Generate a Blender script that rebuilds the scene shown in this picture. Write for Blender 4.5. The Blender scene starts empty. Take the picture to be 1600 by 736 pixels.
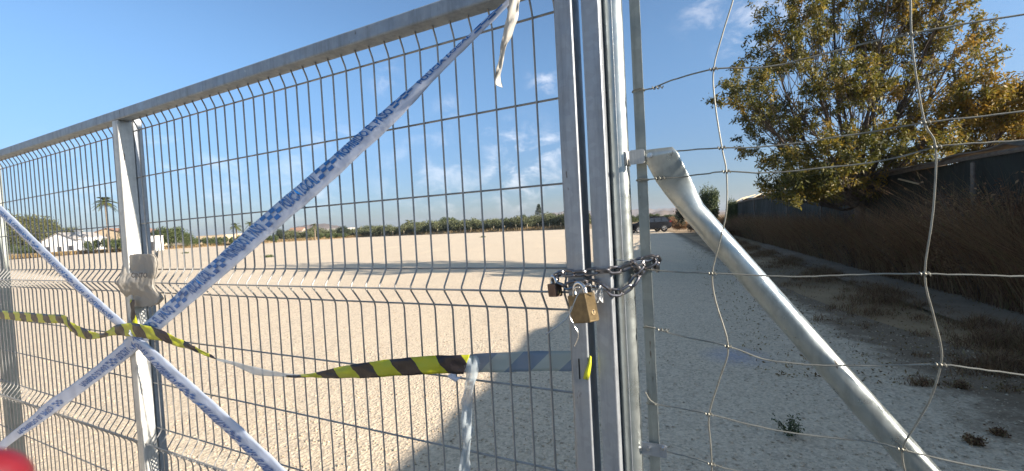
import bpy, math, random
import numpy as np
from mathutils import Vector, Matrix
R = math.radians
random.seed(7); rng = np.random.default_rng(7)
C = bpy.context.scene.collection
scene = bpy.context.scene

# ------------------------------------------------------------------ camera
EYE = 1.65; FPX = 640.0; PITCH = math.atan(17.6/FPX); ROLL = math.atan(0.054)
Fv = Vector((0, math.cos(PITCH), -math.sin(PITCH)))
R0 = Vector((1, 0, 0)); U0 = Vector((0, math.sin(PITCH), math.cos(PITCH)))
Rv = R0*math.cos(ROLL) - U0*math.sin(ROLL)
Uv = U0*math.cos(ROLL) + R0*math.sin(ROLL)
CAM = Vector((0, 0, EYE))
cd = bpy.data.cameras.new('camera'); cam = bpy.data.objects.new('camera', cd); C.objects.link(cam)
cd.sensor_fit = 'HORIZONTAL'; cd.sensor_width = 36; cd.lens = FPX/1600*36
cd.clip_start = 0.005; cd.clip_end = 6000
cd.dof.use_dof = True; cd.dof.focus_distance = 2.2; cd.dof.aperture_fstop = 10
m3 = Matrix((Rv, Uv, -Fv)).transposed()
cam.matrix_world = Matrix.Translation(CAM) @ m3.to_4x4()
scene.camera = cam

# ------------------------------------------------------------------ light
SUN_EL, SUN_AZ = R(20), R(117)          # azimuth clockwise from +Y
SUN = Vector((math.sin(SUN_AZ)*math.cos(SUN_EL), math.cos(SUN_AZ)*math.cos(SUN_EL), math.sin(SUN_EL)))
w = bpy.data.worlds.new('World'); scene.world = w; w.use_nodes = True
nt = w.node_tree; N = nt.nodes; L = nt.links; N.clear()
sky = N.new('ShaderNodeTexSky'); sky.sky_type = 'NISHITA'; sky.sun_disc = False
sky.sun_elevation = SUN_EL; sky.sun_rotation = SUN_AZ
sky.altitude = 0; sky.air_density = 1.0; sky.dust_density = 0.9; sky.ozone_density = 3.5
bg = N.new('ShaderNodeBackground'); bg.inputs['Strength'].default_value = 0.086
wo = N.new('ShaderNodeOutputWorld'); L.new(bg.outputs[0], wo.inputs[0])
tc = N.new('ShaderNodeTexCoord')
mp = N.new('ShaderNodeMapping'); mp.inputs['Scale'].default_value = (1, 1, 1.7)
L.new(tc.outputs['Generated'], mp.inputs[0])
cn = N.new('ShaderNodeTexNoise'); cn.inputs['Scale'].default_value = 12; cn.inputs['Detail'].default_value = 9
cn.inputs['Roughness'].default_value = 0.62; cn.inputs['Distortion'].default_value = 0.35
L.new(mp.outputs[0], cn.inputs['Vector'])
def ray(px, py): return Fv*FPX + Rv*(px-800) - Uv*(py-368)
CLOUDS = [(1195,22,7,.55),(1120,-5,5,.4),(850,125,2.6,.5),(745,195,3,.6),(800,215,3,.5),(815,262,7,.75),(850,235,4,.6),
          (255,258,4,.45),(350,285,6,.3),(600,120,2.5,.3),(520,230,5,.2),(120,290,5,.3),(470,300,7,.3),(700,170,2.2,.35),(690,290,10,.3),(1280,150,3,.2)]
acc = None
for px, py, ang, amt in CLOUDS:
    d = ray(px, py).normalized()
    vm = N.new('ShaderNodeVectorMath'); vm.operation = 'DISTANCE'; vm.inputs[1].default_value = d
    L.new(tc.outputs['Generated'], vm.inputs[0])
    mr = N.new('ShaderNodeMapRange'); mr.interpolation_type = 'SMOOTHSTEP'
    mr.inputs['From Min'].default_value = 0; mr.inputs['From Max'].default_value = R(ang)*1.25
    mr.inputs['To Min'].default_value = amt; mr.inputs['To Max'].default_value = 0
    L.new(vm.outputs['Value'], mr.inputs['Value'])
    if acc is None: acc = mr.outputs[0]
    else:
        mx = N.new('ShaderNodeMath'); mx.operation = 'MAXIMUM'; L.new(acc, mx.inputs[0]); L.new(mr.outputs[0], mx.inputs[1]); acc = mx.outputs[0]
cr = N.new('ShaderNodeMapRange'); cr.interpolation_type = 'SMOOTHSTEP'
cr.inputs['From Min'].default_value = 0.44; cr.inputs['From Max'].default_value = 0.72
L.new(cn.outputs[0], cr.inputs['Value'])
mm = N.new('ShaderNodeMath'); mm.operation = 'MULTIPLY'; L.new(cr.outputs[0], mm.inputs[0]); L.new(acc, mm.inputs[1])
mixc = N.new('ShaderNodeMix'); mixc.data_type = 'RGBA'
mixc.inputs['B'].default_value = (7.4, 7.2, 7.3, 1)
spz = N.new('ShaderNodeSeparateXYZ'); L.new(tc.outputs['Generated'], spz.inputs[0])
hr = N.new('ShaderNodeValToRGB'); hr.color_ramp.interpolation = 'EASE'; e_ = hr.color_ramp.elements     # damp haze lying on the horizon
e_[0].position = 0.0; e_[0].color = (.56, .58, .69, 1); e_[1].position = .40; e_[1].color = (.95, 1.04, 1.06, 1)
e3_ = hr.color_ramp.elements.new(.66); e3_.color = (1, 1.03, 1.03, 1); e4_ = hr.color_ramp.elements.new(.88); e4_.color = (1.55, 1.12, .72, 1)   # warm tint added overhead, out of view, to make the shade more neutral
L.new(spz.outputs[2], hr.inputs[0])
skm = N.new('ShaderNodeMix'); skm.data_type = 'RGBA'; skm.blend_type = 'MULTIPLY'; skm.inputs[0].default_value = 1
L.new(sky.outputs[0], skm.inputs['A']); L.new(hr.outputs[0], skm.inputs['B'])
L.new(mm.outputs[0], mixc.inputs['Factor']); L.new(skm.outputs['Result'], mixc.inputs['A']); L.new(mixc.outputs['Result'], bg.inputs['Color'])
sl = bpy.data.lights.new('sun', 'SUN'); sl.energy = 5.0; sl.angle = R(0.5); sl.color = (1.0, 0.91, 0.79)
so = bpy.data.objects.new('sun', sl); C.objects.link(so)
so.rotation_euler = (-SUN).to_track_quat('-Z', 'Y').to_euler()
scene.view_settings.view_transform = 'Standard'; scene.view_settings.look = 'None'
scene.view_settings.gamma = 1; scene.view_settings.exposure = 1.25
scene.cycles.max_bounces = 6; scene.cycles.transparent_max_bounces = 12
scene.cycles.use_denoising = True

# ------------------------------------------------------------------ helpers
def hor(px): return 350.3 - 0.054*(px-800)
def ground(px, py, z=0.0):
    d = ray(px, py); t = (z-EYE)/d.z; return CAM + d*t
def far(px, Y, z=0.0):                    # a point at depth Y in the direction of a column
    d = ray(px, hor(px)); return Vector((d.x/d.y*Y, Y, z))
def hgt(px, py, Y): return EYE + (hor(px)-py)*Y/FPX
gdir = ray(-560, 424); g = Vector((gdir.x, gdir.y, 0)).normalized()       # along the gate, to the left
n = Vector((g.y, -g.x, 0)).normalized()
if n.y > 0: n = -n                                                         # towards the camera
DG = 0.926
def Gp(px, py, o=0.0):                    # ray against the gate plane moved by o towards the camera
    d = ray(px, py); t = -(DG-o)/d.dot(n); return CAM + d*t
P0 = Gp(882, hor(882)); P0 = Vector((P0.x, P0.y, 0))
def G(s, o, z): return P0 + g*s + n*o + Vector((0, 0, z))
def S(px, py, o=0.0): return (Gp(px, py, o)-P0).dot(g)
def Zg(px, py, o=0.0): return Gp(px, py, o).z

def mesh(name, verts, faces, mat, parent=None, smooth=False, loc=None):
    me = bpy.data.meshes.new(name)
    me.from_pydata([tuple(v) for v in verts], [], faces); me.update()
    if smooth: me.polygons.foreach_set('use_smooth', [True]*len(me.polygons))
    o = bpy.data.objects.new(name, me); C.objects.link(o)
    if mat: me.materials.append(mat)
    if parent:
        o.parent = parent; o.matrix_parent_inverse = Matrix.Identity(4)
        if parent.type == 'EMPTY' and not parent.get('_local'):
            o.matrix_parent_inverse = PM[parent.name]
    return o
PM = {}
ORD = 'first second third fourth fifth sixth seventh eighth ninth tenth eleventh twelfth thirteenth fourteenth fifteenth sixteenth seventeenth'.split()
def npmesh(name, V, F, mat, k=4, attr=None, uv=None):
    me = bpy.data.meshes.new(name); nv, nf = len(V), len(F)
    me.vertices.add(nv); me.vertices.foreach_set('co', np.asarray(V, dtype=np.float32).ravel())
    me.loops.add(nf*k); me.loops.foreach_set('vertex_index', np.asarray(F, dtype=np.int32).ravel())
    me.polygons.add(nf); me.polygons.foreach_set('loop_start', np.arange(0, nf*k, k, dtype=np.int32))
    me.polygons.foreach_set('loop_total', np.full(nf, k, dtype=np.int32))
    me.update(calc_edges=True)
    if attr is not None:
        a = me.attributes.new('rnd', 'FLOAT', 'POINT'); a.data.foreach_set('value', np.asarray(attr, dtype=np.float32))
    me.materials.append(mat)
    return me
def link(me, name, parent=None, loc=None):
    o = bpy.data.objects.new(name, me); C.objects.link(o)
    if parent: adopt(o, parent)
    if loc is not None: o.location = loc
    return o
def tag(o, label=None, cat=None, group=None, kind=None):
    if label: o['label'] = label
    if cat: o['category'] = cat
    if group: o['group'] = group
    if kind: o['kind'] = kind
    return o
def thing(name, label, cat, loc=(0, 0, 0), group=None, rz=0):
    o = bpy.data.objects.new(name, None); C.objects.link(o); o.empty_display_size = .2
    o.location = loc; o.rotation_euler = (0, 0, rz)
    PM[o.name] = (Matrix.Translation(Vector(loc)) @ Matrix.Rotation(rz, 4, 'Z')).inverted()
    return tag(o, label, cat, group)
def adopt(o, parent):
    o.parent = parent
    if parent.name in PM: o.matrix_parent_inverse = PM[parent.name]
    return o
class MB:
    def __init__(s): s.v = []; s.f = []
    def add(s, vs, fs):
        b = len(s.v); s.v += [Vector(p) for p in vs]; s.f += [tuple(i+b for i in f) for f in fs]
    def box(s, a, b, M=None):
        x0, y0, z0 = a; x1, y1, z1 = b
        vs = [Vector(p) for p in ((x0,y0,z0),(x1,y0,z0),(x1,y1,z0),(x0,y1,z0),(x0,y0,z1),(x1,y0,z1),(x1,y1,z1),(x0,y1,z1))]
        if M: vs = [M @ p for p in vs]
        s.add(vs, [(3,2,1,0),(4,5,6,7),(0,1,5,4),(1,2,6,5),(2,3,7,6),(3,0,4,7)])
    def tube(s, pts, r, k=8, closed=False, cap=True):
        pts = [Vector(p) for p in pts]; m = len(pts); rings = []; nrm = None
        rr = r if isinstance(r, (list, tuple)) else [r]*m
        for i, p in enumerate(pts):
            if closed: t = (pts[(i+1) % m]-pts[i-1])
            else: t = pts[min(i+1, m-1)]-pts[max(i-1, 0)]
            t.normalize()
            if nrm is None: nrm = t.cross(Vector((0, 0, 1)) if abs(t.z) < .9 else Vector((1, 0, 0)))
            nrm = (nrm - t*nrm.dot(t)).normalized(); b = t.cross(nrm)
            rings.append([p+(nrm*math.cos(2*math.pi*j/k)+b*math.sin(2*math.pi*j/k))*rr[i] for j in range(k)])
        vs = [q for ring in rings for q in ring]; fs = []
        for i in range(m if closed else m-1):
            a = i*k; c = ((i+1) % m)*k
            for j in range(k): fs.append((a+j, a+(j+1) % k, c+(j+1) % k, c+j))
        if cap and not closed: fs.append(tuple(range(k-1, -1, -1))); fs.append(tuple((m-1)*k+j for j in range(k)))
        s.add(vs, fs)
    def prism(s, prof, fn, ts):               # prof: 2-D outline; fn(u,v,t) -> point; ts: stations
        k = len(prof); vs = [fn(u, v, t) for t in ts for u, v in prof]; fs = []
        for i in range(len(ts)-1):
            for j in range(k): fs.append((i*k+j, i*k+(j+1) % k, (i+1)*k+(j+1) % k, (i+1)*k+j))
        fs.append(tuple(range(k-1, -1, -1))); fs.append(tuple((len(ts)-1)*k+j for j in range(k)))
        s.add(vs, fs)
    def build(s, name, mat, parent=None, smooth=False):
        o = mesh(name, s.v, s.f, mat, parent, smooth)
        if smooth:
            try: o.data.set_sharp_from_angle(angle=R(40))
            except Exception: pass
        return o
def rrect(u0, u1, v0, v1, r=.004, k=3):
    pts = []
    for cx, cy, a0 in ((u1-r, v1-r, 0), (u0+r, v1-r, 90), (u0+r, v0+r, 180), (u1-r, v0+r, 270)):
        for i in range(k+1):
            a = R(a0+90*i/k); pts.append((cx+r*math.cos(a), cy+r*math.sin(a)))
    return pts
def fixn(o):
    import bmesh
    bm = bmesh.new(); bm.from_mesh(o.data); bmesh.ops.recalc_face_normals(bm, faces=bm.faces); bm.to_mesh(o.data); bm.free(); return o
def catmull(P, sub):
    P = [np.array(p, float) for p in P]; out = []
    for i in range(len(P)-1):
        a = P[max(i-1, 0)]; b = P[i]; c = P[i+1]; d = P[min(i+2, len(P)-1)]
        for k in range(sub):
            t = k/sub
            out.append(.5*((2*b)+(-a+c)*t+(2*a-5*b+4*c-d)*t*t+(-a+3*b-3*c+d)*t**3))
    out.append(P[-1]); return out

# ------------------------------------------------------------------ materials
def nm(name):
    m = bpy.data.materials.new(name); m.use_nodes = True; nt = m.node_tree
    b = nt.nodes['Principled BSDF']; return m, nt, b
def noise(nt, scale, detail=5, rough=.6, coord='Object', dist=0, sc3=None):
    t = nt.nodes.new('ShaderNodeTexCoord'); x = nt.nodes.new('ShaderNodeTexNoise')
    x.inputs['Scale'].default_value = scale; x.inputs['Detail'].default_value = detail; x.inputs['Roughness'].default_value = rough
    x.inputs['Distortion'].default_value = dist
    if sc3:
        mp = nt.nodes.new('ShaderNodeMapping'); mp.inputs['Scale'].default_value = sc3
        nt.links.new(t.outputs[coord], mp.inputs[0]); nt.links.new(mp.outputs[0], x.inputs['Vector'])
    else: nt.links.new(t.outputs[coord], x.inputs['Vector'])
    return x.outputs[0]
def ramp(nt, src, stops):
    r = nt.nodes.new('ShaderNodeValToRGB'); e = r.color_ramp.elements
    while len(e) < len(stops): e.new(.5)
    for el, (p, c) in zip(e, stops): el.position = p; el.color = (*c, 1)
    nt.links.new(src, r.inputs[0]); return r.outputs[0]
def bump(nt, b, src, strength, dist=.01, prev=None):
    x = nt.nodes.new('ShaderNodeBump'); x.inputs['Strength'].default_value = strength; x.inputs['Distance'].default_value = dist
    nt.links.new(src, x.inputs['Height'])
    if prev: nt.links.new(prev, x.inputs['Normal'])
    nt.links.new(x.outputs[0], b.inputs['Normal']); return x.outputs[0]
def mixn(nt, fac, a, b, mode='MIX'):
    x = nt.nodes.new('ShaderNodeMix'); x.data_type = 'RGBA'; x.blend_type = mode
    for k, v in (('Factor', fac), ('A', a), ('B', b)):
        s = x.inputs[k] if k != 'Factor' else x.inputs[0]
        if isinstance(v, (int, float)): s.default_value = v
        elif isinstance(v, tuple): s.default_value = (*v, 1)
        else: nt.links.new(v, s)
    return x.outputs['Result']
def plain(name, col, rough=.6, metal=0, var=.15, scale=8, bmp=0, bscale=60, sc3=None):
    m, nt, b = nm(name); c2 = tuple(max(0, x*(1-var)) for x in col); c1 = tuple(min(1, x*(1+var)) for x in col)
    f = noise(nt, scale, sc3=sc3)
    nt.links.new(ramp(nt, f, [(.3, c2), (.7, c1)]), b.inputs['Base Color'])
    b.inputs['Roughness'].default_value = rough; b.inputs['Metallic'].default_value = metal
    if bmp: bump(nt, b, noise(nt, bscale), bmp)
    return m
def galv(name, col=(.47, .49, .50), rough=.42, metal=.75, streak=(40, 40, 3)):
    m, nt, b = nm(name)
    t = nt.nodes.new('ShaderNodeTexCoord'); v = nt.nodes.new('ShaderNodeTexVoronoi'); v.inputs['Scale'].default_value = 70
    nt.links.new(t.outputs['Object'], v.inputs['Vector'])
    bw = nt.nodes.new('ShaderNodeRGBToBW'); nt.links.new(v.outputs['Color'], bw.inputs[0])
    c = ramp(nt, bw.outputs[0], [(.2, tuple(x*.94 for x in col)), (.8, tuple(min(1, x*1.05) for x in col))])
    st = noise(nt, 1.0, 6, .7, sc3=streak)
    c = mixn(nt, ramp(nt, st, [(.46, (0, 0, 0)), (.72, (.7, .7, .7))]), c, tuple(x*.55 for x in col))
    sp = noise(nt, 26, 4, .6)
    c = mixn(nt, ramp(nt, sp, [(.70, (0, 0, 0)), (.76, (.3, .3, .3))]), c, (.70, .69, .66))
    rs = noise(nt, 60, 3, .6, sc3=(1, 1, .22))
    c = mixn(nt, ramp(nt, rs, [(.70, (0, 0, 0)), (.73, (.8, .8, .8))]), c, (.10, .07, .05))
    nt.links.new(c, b.inputs['Base Color'])
    nt.links.new(ramp(nt, noise(nt, 22, 4), [(.3, (rough-.08,)*3), (.7, (rough+.14,)*3)]), b.inputs['Roughness'])
    b.inputs['Metallic'].default_value = metal
    bump(nt, b, noise(nt, 35, 3), .08, .004)
    return m
M = {}
M['galv'] = galv('galvanised_steel', (.36, .38, .40), .5, .6)
M['rail'] = galv('rail_steel', (.28, .32, .36), .55, .55)
M['galv_white'] = galv('weathered_zinc', (.55, .54, .50), .5, .35)
M['galv_tube'] = galv('zinc_tube', (.44, .47, .45), .32, .75)
M['bar'] = plain('wire_steel', (.33, .32, .30), .58, .45, .15, 30)
M['oldpost'] = galv('dull_zinc', (.30, .32, .29), .6, .45)
M['fwire'] = plain('fence_wire', (.26, .25, .21), .5, .5, .25, 40)
M['chain'] = plain('chain_steel', (.22, .21, .215), .32, .95, .25, 90)
M['brass'] = plain('old_brass', (.19, .135, .065), .5, .5, .3, 60, .15, 200)
M['brown_brass'] = plain('rusty_lock', (.14, .085, .06), .5, .6, .35, 70, .2, 200)
M['steel'] = plain('bright_steel', (.6, .6, .6), .25, .95, .1, 50)
M['dark'] = plain('dark_hole', (.01, .01, .01), .8)

def gravel_mat(name, far_soil=False):
    m, nt, b = nm(name)
    big = noise(nt, .16, 6, .6); mid = noise(nt, 1.3, 8, .7); fine = noise(nt, 45, 6, .75)
    c = ramp(nt, big, [(.3, (.73, .59, .43)), (.7, (.80, .67, .50))])
    c = mixn(nt, ramp(nt, mid, [(.35, (.0, .0, .0)), (.8, (.5, .5, .5))]), c, (.68, .54, .38))
    c = mixn(nt, ramp(nt, fine, [(.42, (.6, .6, .6)), (.56, (0, 0, 0))]), c, (.36, .29, .21))
    t = nt.nodes.new('ShaderNodeTexCoord'); v = nt.nodes.new('ShaderNodeTexVoronoi'); v.inputs['Scale'].default_value = 38
    nt.links.new(t.outputs['Object'], v.inputs['Vector'])
    bw = nt.nodes.new('ShaderNodeRGBToBW'); nt.links.new(v.outputs['Color'], bw.inputs[0])
    c = mixn(nt, .33, c, ramp(nt, bw.outputs[0], [(.15, (.26, .205, .15)), (.4, (.60, .475, .335)), (.6, (.74, .595, .42)), (.85, (.90, .75, .56))]))
    # pale dust laid in streaks by tyres
    st = noise(nt, .5, 4, .6, sc3=(1.4, .22, 1))
    c = mixn(nt, ramp(nt, st, [(.52, (0, 0, 0)), (.7, (.45, .45, .45))]), c, (.78, .63, .44))
    # faded blue marking paint sprayed on the gravel
    vm = nt.nodes.new('ShaderNodeVectorMath'); vm.operation = 'DISTANCE'; q = ground(1150, 556); vm.inputs[1].default_value = q
    nt.links.new(t.outputs['Object'], vm.inputs[0])
    mr = nt.nodes.new('ShaderNodeMapRange'); mr.inputs['From Min'].default_value = .06; mr.inputs['From Max'].default_value = .42
    mr.inputs['To Min'].default_value = .62; mr.inputs['To Max'].default_value = 0; nt.links.new(vm.outputs['Value'], mr.inputs['Value'])
    mu = nt.nodes.new('ShaderNodeMath'); mu.operation = 'MULTIPLY'; nt.links.new(mr.outputs[0], mu.inputs[0]); nt.links.new(noise(nt, 9, 5, .7), mu.inputs[1])
    c = mixn(nt, mu.outputs[0], c, (.08, .20, .50))
    # earth washed over the gravel along the right verge
    sx = nt.nodes.new('ShaderNodeSeparateXYZ'); nt.links.new(t.outputs['Object'], sx.inputs[0])
    m1 = nt.nodes.new('ShaderNodeMath'); m1.operation = 'MULTIPLY_ADD'; m1.inputs[1].default_value = -.33; nt.links.new(sx.outputs[1], m1.inputs[0]); nt.links.new(sx.outputs[0], m1.inputs[2])
    m2 = nt.nodes.new('ShaderNodeMath'); m2.operation = 'MULTIPLY_ADD'; m2.inputs[1].default_value = 1.6; nt.links.new(noise(nt, 2.2, 7, .75), m2.inputs[0]); nt.links.new(m1.outputs[0], m2.inputs[2])
    m3 = nt.nodes.new('ShaderNodeMapRange'); m3.interpolation_type = 'SMOOTHSTEP'; m3.inputs['From Min'].default_value = 2.98; m3.inputs['From Max'].default_value = 3.6; m3.inputs['To Max'].default_value = .88
    nt.links.new(m2.outputs[0], m3.inputs['Value']); c = mixn(nt, m3.outputs[0], c, mixn(nt, fine, (.13, .09, .055), (.24, .175, .115)))
    nt.links.new(c, b.inputs['Base Color']); b.inputs['Roughness'].default_value = .93; b.inputs['Specular IOR Level'].default_value = .2
    n1 = bump(nt, b, mid, .5, .05)
    n2 = bump(nt, b, v.outputs['Distance'], .55, .012, n1)
    bump(nt, b, fine, .6, .012, n2)
    return m
M['gravel'] = gravel_mat('pale_gravel')
M['stone'] = plain('limestone_chips', (.56, .44, .31), .9, 0, .6, 14)
M['soil'] = plain('dry_soil', (.34, .235, .13), .95, 0, .35, .35, .6, 6)
M['path'] = plain('trodden_earth', (.27, .195, .13), .95, 0, .25, 1.5, .5, 25)
M['hill'] = plain('far_hill', (.20, .15, .115), 1, 0, .3, .012)

def leafmat(name, stops, trans=.35, rough=.6):
    m, nt, b = nm(name); a = nt.nodes.new('ShaderNodeAttribute'); a.attribute_name = 'rnd'
    c = ramp(nt, a.outputs['Fac'], stops); nt.links.new(c, b.inputs['Base Color']); b.inputs['Roughness'].default_value = rough
    tr = nt.nodes.new('ShaderNodeBsdfTranslucent'); nt.links.new(c, tr.inputs[0])
    mx = nt.nodes.new('ShaderNodeMixShader'); mx.inputs[0].default_value = trans
    nt.links.new(b.outputs[0], mx.inputs[1]); nt.links.new(tr.outputs[0], mx.inputs[2])
    nt.links.new(mx.outputs[0], nt.nodes['Material Output'].inputs[0]); return m
M['leaf'] = leafmat('almond_leaf', [(0, (.055, .06, .012)), (.35, (.135, .125, .018)), (.7, (.25, .18, .024)), (1, (.36, .21, .032))], .42)
M['olive'] = leafmat('olive_leaf', [(0, (.055, .065, .028)), (.6, (.125, .14, .06)), (1, (.19, .18, .085))], .2)
M['pine'] = leafmat('pine_needle', [(0, (.035, .045, .012)), (.6, (.10, .105, .03)), (1, (.16, .14, .045))], .15)
M['bush'] = leafmat('bush_leaf', [(0, (.03, .05, .012)), (.6, (.075, .10, .025)), (1, (.13, .14, .04))], .25)
M['darkleaf'] = leafmat('dark_leaf', [(0, (.012, .022, .010)), (.6, (.03, .045, .018)), (1, (.06, .07, .025))], .2)
M['palm'] = leafmat('palm_frond', [(0, (.04, .055, .012)), (1, (.13, .14, .04))], .2)
M['dryweed'] = leafmat('dry_weed', [(0, (.09, .042, .022)), (.4, (.22, .115, .058)), (.8, (.36, .23, .12)), (1, (.17, .15, .05))], .25, .8)
M['straw'] = leafmat('straw', [(0, (.12, .075, .03)), (.6, (.28, .19, .08)), (1, (.38, .29, .14))], .25, .8)
M['bark'] = plain('bark', (.10, .075, .055), .9, 0, .4, 14, .6, 40)
M['palmbark'] = plain('palm_bark', (.20, .15, .10), .9, 0, .3, 8)

# ------------------------------------------------------------------ ground
gpts = 2600.0
tag(mesh('ground', [(-gpts, -300, -.03), (gpts, -300, -.03), (gpts, gpts, -.03), (-gpts, gpts, -.03)], [(0, 1, 2, 3)], M['soil']), kind='structure')
edge_px = [(-60, 13.5), (12, 13), (82, 11.2), (128, 10.6), (192, 10.6), (320, 9.6), (480, 8.2), (556, 7.6), (713, 9.8), (880, 12.4), (990, 16)]
EDGE = []
for px, dy in edge_px:
    EDGE.append(far(px, FPX*EYE/dy))
def lot_mesh():
    out = [Vector((-300, -20, 0)), Vector((-300, 60, 0))]+[Vector((e.x, e.y, 0)) for e in EDGE]+[Vector((19.5, 58, 0)), Vector((17, 46, 0)), Vector((14.9, 36, 0)), Vector((9.8, 21, 0)), Vector((7.3, 13.5, 0)), Vector((6.5, 11, 0)), Vector((5.95, 9.3, 0)), Vector((5.5, 7.9, 0)), Vector((5.2, 6.5, 0)), Vector((5.05, 5.4, 0)), Vector((4.95, 3.3, 0)), Vector((4.5, -4, 0)), Vector((0, -20, 0))]
    return mesh('gravel_lot', out, [tuple(range(len(out)-1, -1, -1))], M['gravel'])
tag(lot_mesh(), kind='structure')
def strip(name, line_a, line_b, mat, z=.0, sub=6, jit=0.0):
    A = catmull(line_a, sub); B = catmull(line_b, sub); V = []; F = []
    for i, (a, b) in enumerate(zip(A, B)):
        for k in range(6):
            t = k/5; p = a*(1-t)+b*t; V.append((p[0]+random.uniform(-jit, jit), p[1]+random.uniform(-jit, jit), p[2]+z+math.sin(math.pi*t)*random.uniform(.6, 1.2)*jit*.5))
    for i in range(len(A)-1):
        for k in range(5): F.append((i*6+k, i*6+k+1, (i+1)*6+k+1, (i+1)*6+k))
    return mesh(name, V, F, mat, smooth=True)
def wallx(y): return 7.75+.376*(y-5.6)
# trodden footpath beside the weeds
Y_ = [1, 4.2, 6, 8, 11, 15, 20]
tag(strip('footpath', [(wallx(y)-1.75, y, 0) for y in Y_], [(wallx(y)-.45, y, 0) for y in Y_], M['path'], .02, 5, .01), kind='structure')
# low earth bank along the far edge of the lot
bank = [(e.x, e.y+0, 0) for e in EDGE[:-1]]
bm_ = MB(); P = catmull([tuple(b) for b in bank], 10)
V = []; F = []
for i, p in enumerate(P):
    r_ = p[1]/100
    hh = .35+.35*abs(math.sin(i*.7))*random.uniform(.4, 1)
    for dx, z in ((-1.0, -.02), (0.3, hh*.7), (1.8, hh), (3.5, hh*.6), (6, -.02)): V.append((p[0], p[1]+dx, z))
for i in range(len(P)-1):
    for k in range(4): F.append((i*5+k, (i+1)*5+k, (i+1)*5+k+1, i*5+k+1))
tag(fixn(mesh('earth_bank', V, F, M['soil'], smooth=True)), kind='structure')
# scattered chips near the camera
def stones(name, cnt, mat, seed=3):
    r = np.random.default_rng(seed)
    y = 2.2+r.random(cnt)**1.6*11; x = (r.random(cnt)*2-1)*(y*1.30+.5); x = np.where(r.random(cnt) < .5, x, x)
    keep = (x < np.interp(y, [2, 5.4, 7.9, 11, 13.5], [4.9, 5.05, 5.5, 6.5, 7.3])-.1); x = x[keep]; y = y[keep]; m = len(x)
    # patches with more and fewer chips
    dens = .55+.45*np.sin(x*1.9+np.sin(y*1.3)*1.5)*np.sin(y*1.1+x*.6)
    k2 = r.random(m) < dens+.25; x = x[k2]; y = y[k2]; m = len(x)
    s = .003+.010*r.random(m)**3.0
    base = np.array([(1,0,0),(0,1,0),(-1,0,0),(0,-1,0),(0,0,1),(0,0,-1)], float)
    V = base[None]*(.6+.8*r.random((m, 6, 1)))*s[:, None, None]*np.array([1.2, .9, .6])
    a = r.random(m)*6.28; ca, sa = np.cos(a)[:, None], np.sin(a)[:, None]
    X = V[:, :, 0]*ca-V[:, :, 1]*sa; Yv = V[:, :, 0]*sa+V[:, :, 1]*ca
    V = np.stack([X+x[:, None], Yv+y[:, None], V[:, :, 2]+s[:, None]*.28], 2)
    T = np.array([(0,1,4),(1,2,4),(2,3,4),(3,0,4),(1,0,5),(2,1,5),(3,2,5),(0,3,5)])
    F = (T[None]+np.arange(m)[:, None, None]*6).reshape(-1, 3)
    return link(npmesh(name, V.reshape(-1, 3), F, mat, 3), name)
tag(stones('gravel_chips', 42000, M['stone']), 'loose pale limestone chips scattered over the gravel', 'gravel', kind='stuff')
# hills
def hill(pts, Y, name='hill', w=300):
    V = []; F = []
    P = catmull([(px, py, 0) for px, py in pts], 8)
    for i, p in enumerate(P):
        px, py = p[0], p[1]; h = hgt(px, py, Y)+random.uniform(-1, 1)*Y*.0012; c = far(px, Y)
        for dy, k in ((-w, 0), (-w*.5, .45), (0, 1), (w*.6, .5), (w, 0)): V.append((c.x*(Y+dy)/Y, c.y+dy, h*k-.5))
    for i in range(len(P)-1):
        for k in range(4): F.append((i*5+k, (i+1)*5+k, (i+1)*5+k+1, i*5+k+1))
    return tag(fixn(mesh(name, V, F, M['hill'], smooth=True)), kind='structure')
hill([(425, 371), (445, 362), (465, 354), (485, 350), (505, 349), (530, 353), (560, 361), (600, 363)], 900, 'hill_brown', 120)
hill([(560, 361), (640, 357), (760, 350), (850, 335), (880, 331), (920, 329), (960, 330), (1000, 326), (1030, 326), (1060, 325), (1100, 328), (1180, 328), (1300, 320)], 1600, 'hill_ridge', 260)
hill([(1005, 338), (1020, 331), (1045, 328), (1070, 328), (1110, 330), (1160, 330)], 500, 'hill_near', 90)

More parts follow.
